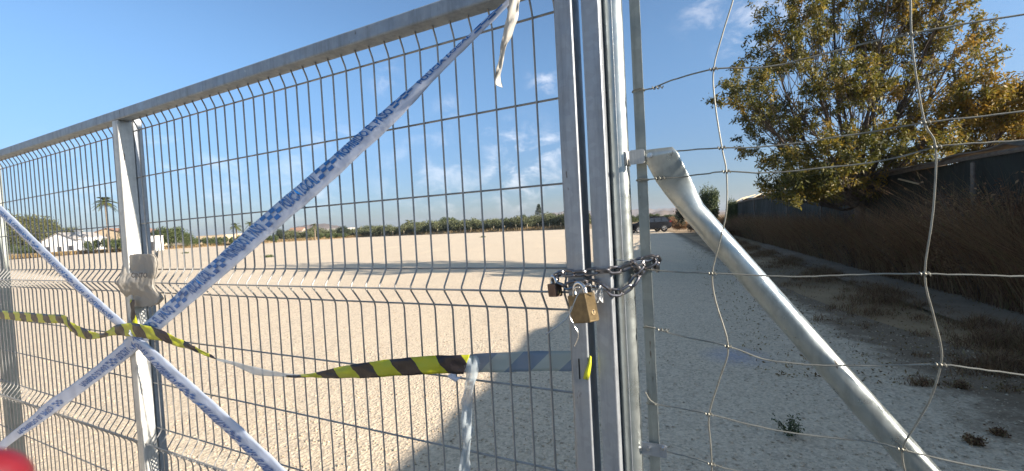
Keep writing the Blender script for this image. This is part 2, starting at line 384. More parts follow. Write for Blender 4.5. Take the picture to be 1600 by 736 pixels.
# ------------------------------------------------------------------ foliage tools
def leaves(cent, size, aspect=2.2, r=None, droop=0.0, mat=None, name='foliage', rnd=None, up=.0):
    r = r or rng; m = len(cent)
    a = r.normal(size=(m, 3)); a[:, 2] -= droop; a[:, 2] += up; a /= np.linalg.norm(a, axis=1)[:, None]
    b = r.normal(size=(m, 3)); b -= (b*a).sum(1)[:, None]*a; b /= np.linalg.norm(b, axis=1)[:, None]
    sz = size*(.6+.8*r.random(m))[:, None]
    V = np.stack([cent, cent+a*sz*.5+b*sz*.5/aspect, cent+a*sz, cent+a*sz*.5-b*sz*.5/aspect], 1).reshape(-1, 3)
    F = np.arange(m*4).reshape(-1, 4)
    if rnd is None: rnd = r.random(m)
    return npmesh(name, V, F, mat, 4, np.repeat(rnd, 4))
def crown_points(lobes, per, r, shell=.55):
    out = []; tone = []
    for (cx, cy, cz, rx, ry, rz) in lobes:
        d = r.normal(size=(per, 3)); d /= np.linalg.norm(d, axis=1)[:, None]
        rad = shell+(1-shell)*r.random(per)**.6
        # clumps: snap towards random centres
        k = max(6, per//45); cc = r.normal(size=(k, 3)); cc /= np.linalg.norm(cc, axis=1)[:, None]
        idx = r.integers(0, k, per); mixf = .55*r.random(per)[:, None]**.5
        d = d*(1-mixf)+cc[idx]*mixf; ct = r.random(k)
        p = d*rad[:, None]*np.array([rx, ry, rz])+np.array([cx, cy, cz]); out.append(p); tone.append(np.clip(ct[idx]*.7+.3*r.random(per), 0, 1))
    return np.concatenate(out), np.concatenate(tone)
def bush_mesh(name, mat, h, wd, per, size, seed, nl=6, base=.1):
    r = np.random.default_rng(seed); lobes = []
    for i in range(nl):
        a = r.random()*6.28; q = r.random()*.5*wd; z = h*(base+.35+.35*r.random()); rr = wd*(.28+.2*r.random())
        lobes.append((math.cos(a)*q, math.sin(a)*q*.8, min(z, h-rr*.7), rr, rr, min(rr*.85, h*.36)))
    p, t = crown_points(lobes, per, r, .35); p[:, 2] = np.clip(p[:, 2], .02, h*1.04)
    return leaves(p, size, 1.8, r, mat=mat, name=name, rnd=t)
def trunk_mb(h, r0, fork=3, spread=.5, seed=0):
    rr = random.Random(seed); mb = MB(); pts = [(0, 0, -.1), (.05*rr.uniform(-1, 1), .05*rr.uniform(-1, 1), h*.3), (.1*rr.uniform(-1, 1), 0, h*.5)]
    mb.tube(pts, [r0*1.3, r0, r0*.8], 8)
    for i in range(fork):
        a = 6.28*i/fork+rr.random(); mb.tube([pts[-1], (math.cos(a)*spread*.5, math.sin(a)*spread*.5, h*.68), (math.cos(a)*spread, math.sin(a)*spread, h*.9)], [r0*.65, r0*.4, r0*.15], 6)
    return mb

# ------------------------------------------------------------------ olive row and far trees
OLV = [bush_mesh('crown', M['olive'], 4.1, 4.2, 520, .30, 20+i, 8, -.12) for i in range(4)]
OTR = [trunk_mb(3.2, .16, 3, .9, i) for i in range(2)]
OTM = []
for t_ in OTR:
    me = bpy.data.meshes.new('trunk'); me.from_pydata([tuple(v) for v in t_.v], [], t_.f); me.materials.append(M['bark']); OTM.append(me)
def place_tree(label, cat, crown_me, trunk_me, loc, sc, rz, group=None, name='tree'):
    o = bpy.data.objects.new(name, None); C.objects.link(o); o.location = loc; o.scale = (sc[0], sc[0], sc[1]); o.rotation_euler = (0, 0, rz)
    tag(o, label, cat, group)
    for nm_, me in (('trunk', trunk_me), ('crown', crown_me)):
        if me is None: continue
        c = bpy.data.objects.new(nm_, me); C.objects.link(c); c.parent = o
    return o
rr = random.Random(5)
for row, (y0, cnt) in enumerate(((5, 44), (13, 34))):
    for i in range(cnt):
        t = i/(cnt-1); px = 452+t*(905-452)+rr.uniform(-5, 5)
        k = 0
        while k < len(edge_px)-2 and edge_px[k+1][0] < px: k += 1
        u = (px-edge_px[k][0])/(edge_px[k+1][0]-edge_px[k][0]); Yd = FPX*EYE/(edge_px[k][1]*(1-u)+edge_px[k+1][1]*u)+y0
        s = rr.uniform(.82, 1.15); fx = Yd/100
        place_tree('grey green olive tree in the dense row beyond the far edge of the lot' if row == 0 else 'olive tree in the second rank behind the row at the far edge of the lot', 'tree', OLV[rr.randrange(4)], OTM[i % 2],
                   far(px, Yd+rr.uniform(-1, 1)), (s*fx**.5, s*rr.uniform(.9, 1.1)*(1+.1*row)), rr.uniform(0, 6.28), 'olive trees of the far row', 'olive_tree')
BIG = [bush_mesh('crown', M['bush'], 7.0, 7.5, 1100, .36, 40+i, 10, .02) for i in range(3)]
DRK = [bush_mesh('crown', M['darkleaf'], 7.0, 7.5, 1000, .36, 50+i, 10, .02) for i in range(2)]
TRK = []
for i in range(2):
    t_ = trunk_mb(5.5, .28, 4, 1.6, 30+i); me = bpy.data.meshes.new('trunk'); me.from_pydata([tuple(v) for v in t_.v], [], t_.f); me.materials.append(M['bark']); TRK.append(me)
def big_tree(label, px, py_top, Y, wpx, dark=False, seed=0, name='broad_tree'):
    h = hgt(px, py_top, Y); wm = wpx*Y/FPX
    place_tree(label, 'tree', (DRK if dark else BIG)[seed % 2], TRK[seed % 2], far(px, Y), (wm/9.0, h/7.0), seed*1.3, None, name)
big_tree('broad dark green tree standing highest behind the middle of the olive row', 700, 337, 150, 46, False, 0)
big_tree('lower round tree left of the highest crown behind the olive row', 655, 345, 152, 34, False, 1)
big_tree('small round dark tree at the left end of the olive row', 538, 352, 140, 30, True, 0)
big_tree('rounded tree crown right of the tiered conifer behind the olives', 862, 333, 120, 28, True, 1)
big_tree('little round tree left of the tiered conifer behind the olives', 788, 338, 122, 18, False, 2)
big_tree('narrow upright tree just left of the tiered conifer', 817, 333, 118, 12, False, 3)
big_tree('large bushy green tree right of the wrapped gate post', 268, 350, 105, 44, False, 4)
big_tree('smaller bushy tree leaning against the large one right of the wrapped post', 292, 362, 108, 26, False, 5)
big_tree('dark bushy tree behind the white box shed right of the post', 245, 356, 112, 22, True, 0)
big_tree('low dark tree among the pink houses under the brown hill', 438, 357, 135, 16, True, 1)
for i, (px, py, Y, lb) in enumerate(((900, 343, 98, 'green tree at the right end of the olive row beside the gate stile'), (925, 341, 112, 'straw green tree glimpsed between the two square gate posts'), (985, 335, 96, 'rounded tree in the gap between the round post and the thin post'),
        (1003, 333, 118, 'yellow green tree beyond the bonnet of the parked car'), (1022, 332, 96, 'leafy tree right behind the roof of the parked car'), (1046, 334, 110, 'pale tree above the dry hedge, left of the dark evergreen'))):
    big_tree(lb, px, py, Y, 24, False, i)
# tiered conifer
def tiered(label, px, py_top, Y):
    h = hgt(px, py_top, Y); o = thing('tiered_conifer', label, 'tree', far(px, Y)); t = MB(); t.tube([far(px, Y, -.1), far(px, Y, h)], [.22, .04], 6); t.build('trunk', M['bark'], o)
    r = np.random.default_rng(9); P = []
    for k in range(11):
        z = h*.28+h*.7*k/10; rad = 2.4*(1-k/11.5)
        a = r.random(150)*6.28; q = np.sqrt(r.random(150))*rad; P.append(np.stack([np.cos(a)*q, np.sin(a)*q, z+q*.12+r.normal(size=150)*.12], 1))
    P = np.concatenate(P)+np.array(far(px, Y)); link(leaves(P, .3, 2, r, mat=M['darkleaf'], name='crown'), 'crown', o)
tiered('tall tiered conifer rising above the olive row', 843, 320, 125)
# cypress
o = thing('cypress', 'slim dark cypress left of the wrapped gate post', 'tree', far(191, 118)); r = np.random.default_rng(4)
q = r.random(900); a = r.random(900)*6.28; hC = hgt(191, 346, 118); rad = .9*np.sin(np.clip(q*1.05+.05, 0, 1)*math.pi)**.6*np.sqrt(r.random(900))
link(leaves(np.stack([np.cos(a)*rad, np.sin(a)*rad, q*hC], 1)+np.array(far(191, 118)), .3, 2, r, mat=M['darkleaf'], name='crown', up=.8), 'crown', o)
t = MB(); t.tube([far(191, 118, -.1), far(191, 118, hC*.7)], .15, 6); t.build('trunk', M['bark'], o)
# palms
def palm(label, px, py_top, Y, rad, seed, fr=26, trunk=.16):
    h = hgt(px, py_top, Y)-rad*.35; base = far(px, Y); o = thing('palm_tree', label, 'palm', base)
    t = MB(); t.tube([base+Vector((0, 0, -.1)), base+Vector((.1, 0, h*.5)), base+Vector((0, 0, h))], [trunk*1.5, trunk, trunk*1.3], 8); t.build('trunk', M['palmbark'], o)
    r = np.random.default_rng(seed); P = []; V = []; F = []; A = []
    for k in range(fr):
        a = 6.28*k/fr+r.random()*.3; el = r.uniform(-.5, 1.25); Lf = rad*r.uniform(.85, 1.1)
        pts = []
        for j in range(9):
            u = j/8; x = math.cos(el)*Lf*u; z = math.sin(el)*Lf*u-Lf*.55*u*u
            pts.append(base+Vector((math.cos(a)*x, math.sin(a)*x, h+z)))
        for j in range(8):
            p, q = pts[j], pts[j+1]; d = (q-p).normalized(); side = d.cross(Vector((0, 0, 1))).normalized()
            for sg in (-1, 1):
                for m_ in (0, .5):
                    b0 = p+(q-p)*m_; ll = rad*.26*math.sin(math.pi*min(1, (j+m_+1)/9.5))
                    tip = b0+side*sg*ll*.8+d*ll*.6+Vector((0, 0, -ll*.35)); wd = d*rad*.035
                    i0 = len(V); V += [b0-wd, b0+wd, tip]; F.append((i0, i0+1, i0+2)); A += [r.random()]*3
    link(npmesh('frond_crown', np.array([tuple(v) for v in V]), np.array(F), M['palm'], 3, A), 'frond_crown', o)
palm('tall slender palm tree left of the wrapped gate post', 170, 309, 95, 2.7, 1, 34, .17)
palm('short palm tree left of the tape in front of the far olive grove', 370, 349, 120, 2.2, 2, 24)
palm('small palm tree half hidden by the upper edge of the police tape', 392, 346, 125, 2.0, 3, 20)
palm('small palm under the brown hill beside the pink house', 492, 349, 128, 1.6, 4, 20)
palm('distant palm tree left of the broad tree behind the olive row', 640, 343, 140, 2.2, 5, 22)
# umbrella pines on the left
PIN = [bush_mesh('crown', M['pine'], 8.5, 10.5, 2000, .42, 60+i, 14, .05) for i in range(3)]
for i, (px, py, Y, wp, lb) in enumerate(((-38, 324, 112, 70, 'leftmost stone pine, cut by the edge of the photo'), (12, 330, 112, 62, 'tall rounded stone pine behind the gate end at the left'), (48, 336, 116, 50, 'stone pine second from the left above the white cottage'),
        (78, 344, 118, 42, 'stone pine directly above the white cottage roof'), (102, 352, 122, 30, 'lowest stone pine at the right end of the pine belt'))):
    place_tree(lb, 'tree', PIN[i % 3], TRK[i % 2], far(px, Y), (wp*Y/FPX/10.5, hgt(px, py, Y)/8.5), i*1.7, 'stone pines at the left', 'stone_pine')
# hedges and shrubs on the left
SHB = [bush_mesh('foliage', M['bush'], 1.9, 2.6, 380, .2, 70+i, 6, .05) for i in range(3)]
def shrub(label, px, py, Y, wp, name='shrub', me=None, group=None):
    h = hgt(px, py, Y); o = bpy.data.objects.new(name, (me or SHB[int(px) % 3])); C.objects.link(o); o.location = far(px, Y)
    s = wp*Y/FPX/3.3; o.scale = (s, s, max(.3, h/1.9)); tag(o, label, 'shrub', group); o.rotation_euler = (0, 0, px); return o
for px, wp, py, lb in ((136, 16, 375, 'low green shrub at the left foot of the tan warehouse'), (151, 20, 373, 'green shrub in front of the tan warehouse, left of the palm trunk'), (166, 18, 371, 'green shrub at the foot of the tall palm'),
        (182, 22, 372, 'wide green shrub right of the palm trunk by the post'), (196, 16, 370, 'green shrub next to the bright gate post')):
    shrub(lb, px, py, 98, wp)
for i, px in enumerate(range(308, 440, 11)):
    shrub('low yellow green shrub in the far scrub belt, %s from the wrapped post' % ORD[i], px, 371-(px-308)*.055, 112, 17, group='scrub belt shrubs')
for i, px in enumerate(range(500, 540, 12)):
    shrub('low shrub before the white farm buildings, %s from the left' % ORD[i], px, 364, 124, 15, group='shrubs by the white farm buildings')
for i, px in enumerate(range(-20, 90, 14)):
    shrub('dark low shrub under the stone pines, %s from the left' % ORD[i], px, 382, 104, 20, group='shrubs under the pines', me=None)

# ------------------------------------------------------------------ buildings far away
M['white'] = plain('white_wall', (.78, .76, .72), .85, 0, .05, 2)
M['tan'] = plain('tan_wall', (.50, .40, .27), .85, 0, .1, 2)
M['pink'] = plain('pinkish_wall', (.52, .36, .28), .85, 0, .1, 2)
M['tile'] = plain('clay_tiles', (.33, .19, .13), .85, 0, .25, 5)
M['greyroof'] = plain('fibre_roof', (.36, .33, .30), .85, 0, .15, 3)
M['win'] = plain('window_dark', (.06, .06, .065), .3, 0, .1)
def house(label, px, Y, wpx, py_top, wall='white', roof='tile', depth=7, gable_front=False, flat=False, chim=False, wins=3, rz=.0, eave=.62, door=True, name='house', cat='house'):
    h = hgt(px, py_top, Y); wm = wpx*Y/FPX; c = far(px, Y); o = thing(name, label, cat, c, None, rz)
    def P(x, y, z): return Matrix.Rotation(rz, 3, 'Z') @ Vector((x, y, 0))+Vector((c.x, c.y, z))
    he = h if flat else h*eave; b = MB(); hw = wm/2
    vs = [P(x, y, z) for z in (-.1, he) for x, y in ((-hw, 0), (hw, 0), (hw, depth), (-hw, depth))]
    fs = [(0, 1, 5, 4), (1, 2, 6, 5), (2, 3, 7, 6), (3, 0, 4, 7), (4, 5, 6, 7)]
    b.add(vs, fs)
    if not flat:
        if gable_front: b.add([P(-hw, 0, he), P(hw, 0, he), P(0, 0, h-.1)], [(0, 1, 2)]); b.add([P(-hw, depth, he), P(0, depth, h-.1), P(hw, depth, he)], [(0, 1, 2)])
        else: b.add([P(-hw, 0, he), P(-hw, depth/2, h-.1), P(-hw, depth, he)], [(0, 1, 2)]); b.add([P(hw, 0, he), P(hw, depth, he), P(hw, depth/2, h-.1)], [(0, 1, 2)])
    b.build('wall', M[wall], o)
    r = MB(); e = .3
    if flat: 
        r.add([P(-hw-.1, -.1, he), P(hw+.1, -.1, he), P(hw+.1, depth+.1, he), P(-hw-.1, depth+.1, he)]+[P(-hw-.1, -.1, he+.15), P(hw+.1, -.1, he+.15), P(hw+.1, depth+.1, he+.15), P(-hw-.1, depth+.1, he+.15)], [(0,1,5,4),(1,2,6,5),(2,3,7,6),(3,0,4,7),(4,5,6,7),(3,2,1,0)])
    else:
        for k in (0, .12):
            if gable_front: q = [P(-hw-e, -e, he-.12+k), P(0, -e, h+k), P(0, depth+e, h+k), P(-hw-e, depth+e, he-.12+k), P(hw+e, -e, he-.12+k), P(hw+e, depth+e, he-.12+k)]
            else: q = [P(-hw-e, -e, he-.12+k), P(-hw-e, depth/2, h+k), P(hw+e, depth/2, h+k), P(hw+e, -e, he-.12+k), P(-hw-e, depth+e, he-.12+k), P(hw+e, depth+e, he-.12+k)]
            r.add(q, [(0, 1, 2, 3), (1, 4, 5, 2)])
        r.f.append((0, 1, 7, 6)); r.f.append((0, 3, 9, 6))
    ro = r.build('roof', M[roof], o)
    if chim:
        cm = MB(); cx = hw*.35; cm.box((-.45, -.35, 0), (.45, .35, 1.3), Matrix.Translation(P(cx, depth*.4, h-.9))); cm.box((-.6, -.5, 1.3), (.6, .5, 1.45), Matrix.Translation(P(cx, depth*.4, h-.9))); cm.build('chimney', M[wall], ro)
    for i in range(wins):
        x = -hw+wm*(i+.5)/wins
        isd = door and i == wins//2
        wb = MB(); z0, z1, ww = (0, 2.1, .5) if isd else (1.1, 2.2, .5)
        wb.add([P(x-ww, -.04, z0), P(x+ww, -.04, z0), P(x+ww, -.04, z1), P(x-ww, -.04, z1), P(x-ww, .04, z0), P(x+ww, .04, z0), P(x+ww, .04, z1), P(x-ww, .04, z1)], [(0,1,2,3),(0,4,5,1),(1,5,6,2),(2,6,7,3),(3,7,4,0)])
        wb.build('door' if isd else 'window', M['win'], o)
house('white gabled cottage with a chimney under the stone pines', 93, 100, 54, 364, 'white', 'greyroof', 8, True, chim=True, eave=.66)
house('low grey lean-to shed on the right side of the white cottage', 124, 101, 14, 371, 'white', 'greyroof', 5, False, wins=1, flat=True)
house('wide tan warehouse with a low gable left of the gate post', 168, 122, 70, 357, 'tan', 'tile', 14, True, wins=0, eave=.72, name='warehouse', cat='warehouse')
house('small white box shed just right of the wrapped gate post', 237, 96, 12, 369, 'white', 'greyroof', 2.2, flat=True, wins=1, name='shed', cat='shed')
house('long low tan building beyond the scrub left of the police tape', 330, 150, 46, 368, 'tan', 'greyroof', 10, wins=4, eave=.8, flat=True, name='low_building', cat='building')
house('pale low building just left of the short palm', 356, 165, 24, 366, 'white', 'greyroof', 8, wins=2, flat=True, name='low_building', cat='building')
house('pinkish house with tiled roof under the left foot of the brown hill', 458, 140, 20, 356, 'pink', 'tile', 7, wins=2)
house('small pale outbuilding at the right side of the pinkish house', 474, 138, 11, 362, 'tan', 'greyroof', 5, flat=True, wins=1, name='outbuilding', cat='building')
house('tiny white house left of the pinkish house', 446, 136, 10, 362, 'white', 'tile', 5, wins=1)
house('white flat farm building in front of the brown hill', 527, 150, 30, 357, 'white', 'greyroof', 8, flat=True, wins=3, name='farm_building', cat='building')
house('low white annex left of the flat farm building', 512, 146, 12, 361, 'white', 'greyroof', 6, flat=True, wins=1, name='farm_annex', cat='building')
# stakes
M['stake'] = plain('pale_wood', (.45, .37, .25), .9, 0, .2)
for i in range(17):
    px = 596+i*17.5; k = 0
    while edge_px[k+1][0] < px: k += 1
    u = (px-edge_px[k][0])/(edge_px[k+1][0]-edge_px[k][0]); Yd = FPX*EYE/(edge_px[k][1]*(1-u)+edge_px[k+1][1]*u)+.8; c = far(px, Yd)
    b = MB(); b.prism(rrect(-.06, .06, -.06, .06, .02, 1), lambda a, b_, t: Vector((c.x+a+.03*t*math.sin(i*2.1), c.y+b_, t)), [-.1, 1.5])
    tag(b.build('fence_stake', M['stake']), 'pale wooden stake before the olives, %s from the left' % ORD[i], 'stake', 'stakes along the far edge')
# dry grass along the far edge
def blades(name, xy, h, wd, mat, seed, lean=.35, z0=0, rnd=None):
    r = np.random.default_rng(seed); m = len(xy); a = r.random(m)*6.28; hh = h*(.45+.75*r.random(m)); l = lean*r.random(m)*hh; b = r.random(m)*6.28
    dx, dy = np.cos(a)*wd, np.sin(a)*wd
    mid = np.stack([xy[:, 0]+np.cos(b)*l*.3, xy[:, 1]+np.sin(b)*l*.3, z0+hh*.55], 1)
    p0 = np.stack([xy[:, 0]-dx, xy[:, 1]-dy, np.zeros(m)+z0], 1); p1 = np.stack([xy[:, 0]+dx, xy[:, 1]+dy, np.zeros(m)+z0], 1)
    q1 = mid+np.stack([dx, dy, 0*dx], 1)*.8; q0 = mid-np.stack([dx, dy, 0*dx], 1)*.8
    t = np.stack([xy[:, 0]+np.cos(b)*l, xy[:, 1]+np.sin(b)*l, z0+hh], 1)
    V = np.stack([p0, p1, q1, q0, t+np.stack([dx, dy, 0*dx], 1)*.15, t-np.stack([dx, dy, 0*dx], 1)*.15], 1).reshape(-1, 3)
    i = np.arange(m)[:, None]*6; F = np.concatenate([i+np.array([[0, 1, 2, 3]]), i+np.array([[3, 2, 4, 5]])])
    rn = r.random(m) if rnd is None else rnd
    return link(npmesh(name, V, F, mat, 4, np.repeat(rn, 6)), name)
r = np.random.default_rng(12); P = np.array(catmull([tuple(b) for b in bank], 40)); idx = r.integers(0, len(P), 26000)
xy = P[idx][:, :2]+np.stack([r.normal(size=26000)*.6, r.random(26000)*6-.6], 1)
tag(blades('dry_grass', xy, np.full(26000, .75), .05, M['straw'], 13, z0=.15), 'straw coloured dry grass along the far bank of the lot', 'grass', kind='stuff')

# ------------------------------------------------------------------ right side: shed, nets, weeds
wd_ = Vector((.352, .936, 0)); wn = Vector((-.936, .352, 0))     # along the shed, and towards the road
def W(t, o, z):                                                   # t = world Y of the wall line, o = towards the road
    return Vector((wallx(t), t, 0))+wn*o+Vector((0, 0, z))
M['net'] = None
m, nt_, b_ = nm('shade_net'); f1 = noise(nt_, 240, 2, .5); f2 = noise(nt_, 1.2, 5, .6)
c_ = ramp(nt_, f2, [(.3, (.006, .008, .006)), (.7, (.018, .024, .019))]); nt_.links.new(c_, b_.inputs['Base Color']); b_.inputs['Roughness'].default_value = .85
bump(nt_, b_, noise(nt_, 3, 4, .6, sc3=(1, 1, .4)), .5, .15); M['net'] = m
m, nt_, b_ = nm('old_corrugated'); c_ = ramp(nt_, noise(nt_, 2.2, 7, .7), [(.3, (.06, .05, .04)), (.55, (.12, .10, .08)), (.75, (.20, .175, .15))]); nt_.links.new(c_, b_.inputs['Base Color']); b_.inputs['Roughness'].default_value = .9
bump(nt_, b_, noise(nt_, 8, 4), .4, .05); M['oldroof'] = m
M['oldwood'] = plain('grey_timber', (.14, .12, .10), .9, 0, .3, 10)
shed = thing('long_shed', 'long low dark shed with a ragged roof behind the tree', 'shed', W(12, 0, 0))
TOP = 2.42
b = MB(); V = []; F = []
ts = np.linspace(-26, 36, 190)
for i, t in enumerate(ts):
    for k, z in enumerate(np.linspace(0, TOP, 7)): V.append(W(t, .05*math.sin(t*1.7+z)+.03*math.sin(t*5.1+z*3), z-.02-.04*abs(math.sin(t*.9))*(k == 6)))
for i in range(len(ts)-1):
    for k in range(6): F.append((i*7+k, (i+1)*7+k, (i+1)*7+k+1, i*7+k+1))
V2 = [v-wn*.02 for v in V]; k0 = len(V); F2 = [tuple(j+k0 for j in reversed(f)) for f in F]
mesh('net_wall', V+V2, F+F2, M['net'], shed, smooth=True)
b = MB(); V = []; F = []; K = 10; ts = np.linspace(-26, 37, 350); rr = random.Random(3)
sag = 0
for i, t in enumerate(ts):
    if i % 9 == 0: sag = rr.uniform(-.04, .06); ov = rr.uniform(.05, .35)
    for k in range(K):
        u = k/(K-1); z = TOP+.03+.34*u+.05*math.sin(t*.55+u*2)+sag*(1-u)+.018*math.sin(t*40)
        V.append(W(t, ov-3.2*u-.25*(t > 14), z))
for i in range(len(ts)-1):
    if (i % 41) == 7: continue
    for k in range(K-1): F.append((i*K+k, (i+1)*K+k, (i+1)*K+k+1, i*K+k+1))
ro = mesh('roof', V, F, M['oldroof'], shed, smooth=True); so_ = ro.modifiers.new('thick', 'SOLIDIFY'); so_.thickness = .03
b = MB(); b.tube([W(t, .06, TOP-.03+.02*math.sin(t)) for t in np.linspace(-26, 36.5, 40)], .045, 6); b.build('eave_beam', M['oldwood'], shed)
for k in range(7):                                     # loose sheets and battens lying across the roof edge
    t = 13+k*2.9; b = MB(); a0 = W(t, .35, TOP+.0+.05*(k % 2)); a1 = W(t+2.6, -.9, TOP+.42)
    b.tube([a0, (a0+a1)/2+Vector((0, 0, .04)), a1], [.035, .04, .03], 5); b.build('batten', M['stake'], shed)
b = MB(); b.tube([W(8.9, .1, 2.05), W(9.6, .12, 2.22)], .02, 5); b.build('batten', M['stake'], shed)
# posts in front of the netting
for k, (t, lb) in enumerate(((18.3, 'left grey post in front of the dark shade netting'), (14.3, 'middle grey post in front of the dark shade netting'), (25, 'farthest grey post by the left end of the dark netting'), (7.2, 'grey post before the netting right of the tree trunk'))):
    b = MB(); b.tube([W(t, .18, -.1), W(t, .16, 2.3)], .035, 8); tag(b.build('net_post', M['oldwood'], smooth=True), lb, 'post', 'netting posts')
# weeds
r = np.random.default_rng(21)
def strip_xy(m, t0, t1, o0, o1, pw=1.5, tuft=0):
    t = t0+(t1-t0)*r.random(m)**pw; o = o0+(o1-o0)*r.random(m)
    if tuft:
        k = m//tuft; tt = t0+(t1-t0)*r.random(k)**pw; oo = o0+(o1-o0)*r.random(k); idx = r.integers(0, k, m)
        t = tt[idx]+r.normal(size=m)*.07; o = oo[idx]+r.normal(size=m)*.07
    return np.stack([wallx(t)+wn.x*o, t+wn.y*o], 1), t, o
xy, t, o = strip_xy(90000, 3.5, 40, .08, .62, 1.7, 22)
hh = .62+.75*np.abs(np.sin(t*1.3+o*2))+.75*(t < 10)*np.clip(np.sin(t*1.1+.6), 0, 1)*(.4+.6*r.random(len(t)))
tag(blades('dry_weeds', xy, hh, .0042, M['dryweed'], 22, 1.0), 'tall dry brown weeds growing against the dark netting', 'weeds', kind='stuff')
r3 = np.random.default_rng(61); m_ = 30000; t = 3.5+34*r3.random(m_)**1.8; o = .05+.65*r3.random(m_); zz = r3.random(m_)**1.4*(.5+.6*np.abs(np.sin(t*1.3))+.7*(t < 10)*np.clip(np.sin(t*1.1+.6), 0, 1))
tag(link(leaves(np.stack([wallx(t)+wn.x*o, t+wn.y*o, zz], 1), .05, 2.0, r3, .3, M['dryweed'], 'weed_tangle'), 'weed_tangle'), 'tangled dry leaves and seed heads among the tall weeds', 'weeds', kind='stuff')
def verge(name, m, lab, hmax, wd, mat, seed, o0, o1, thr):
    r2 = np.random.default_rng(seed); t = 2.5+38*r2.random(m)**1.8; o = o0+(o1-o0)*r2.random(m)
    den = .5+.28*np.sin(t*2.3+o*3)+.22*np.sin(t*5.7-o*4.1)+.2*np.sin(t*11.3+o*7)+.25*np.sin(t*17.7+o*13)*np.sin(o*9-t*7)-.85*np.clip((o-1.7)/1.7, 0, 1)
    k = r2.random(m) < np.clip(den-thr, .006, 1); t = t[k]; o = o[k]; den = den[k]
    xy = np.stack([wallx(t)+wn.x*o, t+wn.y*o], 1)+r2.normal(size=(len(t), 2))*.02
    return tag(blades(name, xy, .03+hmax*np.clip(den, .1, 1)**1.6, wd, mat, seed, 1.5), lab, 'grass', kind='stuff')
verge('verge_grass', 190000, 'short dry verge grass between the gravel and the footpath', .17, .0028, M['dryweed'], 23, 1.35, 3.4, .10)
r2 = np.random.default_rng(55); m_ = 11000; t = 2.5+22*r2.random(m_)**1.6; o = .2+4.3*r2.random(m_)**1.9
P = np.stack([wallx(t)+wn.x*o, t+wn.y*o, .008+.012*r2.random(m_)], 1)
tag(link(leaves(P, .035, 2.2, r2, mat=M['straw'], name='fallen_leaves'), 'fallen_leaves'), 'fallen dry leaves scattered over the verge and footpath', 'leaves', kind='stuff')
# seed stalks with side branches
def stalk_bush(label, px, Y, h, wdt, seed, mat='dryweed', nst=60, leaf=900, loc=None):
    r2 = np.random.default_rng(seed); c = loc or Vector((0, 0, 0)); V = []; b = MB()
    P = []
    for k in range(nst):
        a = r2.random()*6.28; q = r2.random()*wdt*.5; top = Vector((math.cos(a)*q*1.5, math.sin(a)*q*1.5, h*(.5+.5*r2.random())))
        b0 = Vector((math.cos(a)*q*.3, math.sin(a)*q*.3, 0)); b.tube([c+b0, c+(b0+top)/2+Vector((0, 0, h*.08)), c+top], [.006, .004, .002], 3, cap=False)
        for j in range(leaf//nst):
            u = .3+.7*r2.random(); P.append(c+b0+(top-b0)*u+Vector(r2.normal(size=3)*.06*h))
    root = thing('dry_bush', label, 'bush', c); b.build('stem', M['oldwood'], root)
    P = np.array([tuple(p) for p in P]); link(leaves(P, .05, 2.4, r2, mat=M[mat], name='foliage'), 'foliage', root); return root
stalk_bush('tall ragged dry bush rising against the shed at the right edge', 0, 0, 1.9, 1.0, 31, 'dryweed', 70, 5200, W(6.4, .45, 0))
stalk_bush('dry bush with pale tips right of the grey post', 0, 0, 1.5, 1.0, 32, 'dryweed', 60, 4200, W(8.4, .45, 0))
stalk_bush('low dense dry bush at the foot of the tree', 0, 0, 1.1, 1.2, 33, 'dryweed', 60, 3600, W(10.6, .6, 0))
stalk_bush('reddish dry bush between the middle post and the tree', 0, 0, 1.0, 1.1, 34, 'dryweed', 50, 3000, W(12.8, .5, 0))
stalk_bush('greenish brown bush near the far end of the netting', 0, 0, 1.5, 1.6, 35, 'bush', 60, 2600, W(22.5, .5, 0))
# hedge beside the car, green shrubs above it
HD = bush_mesh('foliage', M['dryweed'], 1.9, 2.6, 900, .16, 90, 7, .03)
for i, (px, Y, py, wp, lb) in enumerate(((1054, 45, 342, 22, 'rounded brown dry bush right behind the parked car'), (1068, 42, 345, 26, 'brown dry bush, second to the right of the car'), (1086, 37, 346, 30, 'low brown bush under the dark evergreen'),
        (1104, 32, 350, 34, 'wide brown bush by the left side of the brace tube'), (1050, 52, 338, 24, 'pale brown thicket behind the car roof'), (1128, 27, 352, 40, 'dry bush partly behind the brace tube'))):
    shrub(lb, px, py, Y, wp, 'dry_bush', HD)
DV = bush_mesh('foliage', M['darkleaf'], 3.0, 2.6, 1500, .15, 91, 7, .05); GV = bush_mesh('foliage', M['bush'], 3.0, 2.6, 1500, .15, 92, 7, .05)
for px, Y, py, wp, me, lb in ((1070, 40, 306, 26, DV, 'small dark evergreen left of the brace tube'), (1106, 37, 288, 30, GV, 'bright leafy shrub between the brace tube and the shed roof'), (1143, 30, 308, 16, GV, 'small light green sprig by the left end of the shed roof')):
    h = hgt(px, py, Y); o = bpy.data.objects.new('evergreen_shrub', me); C.objects.link(o); o.location = far(px, Y); s = wp*Y/FPX/2.8; o.scale = (s, s, h/3.0); tag(o, lb, 'shrub')
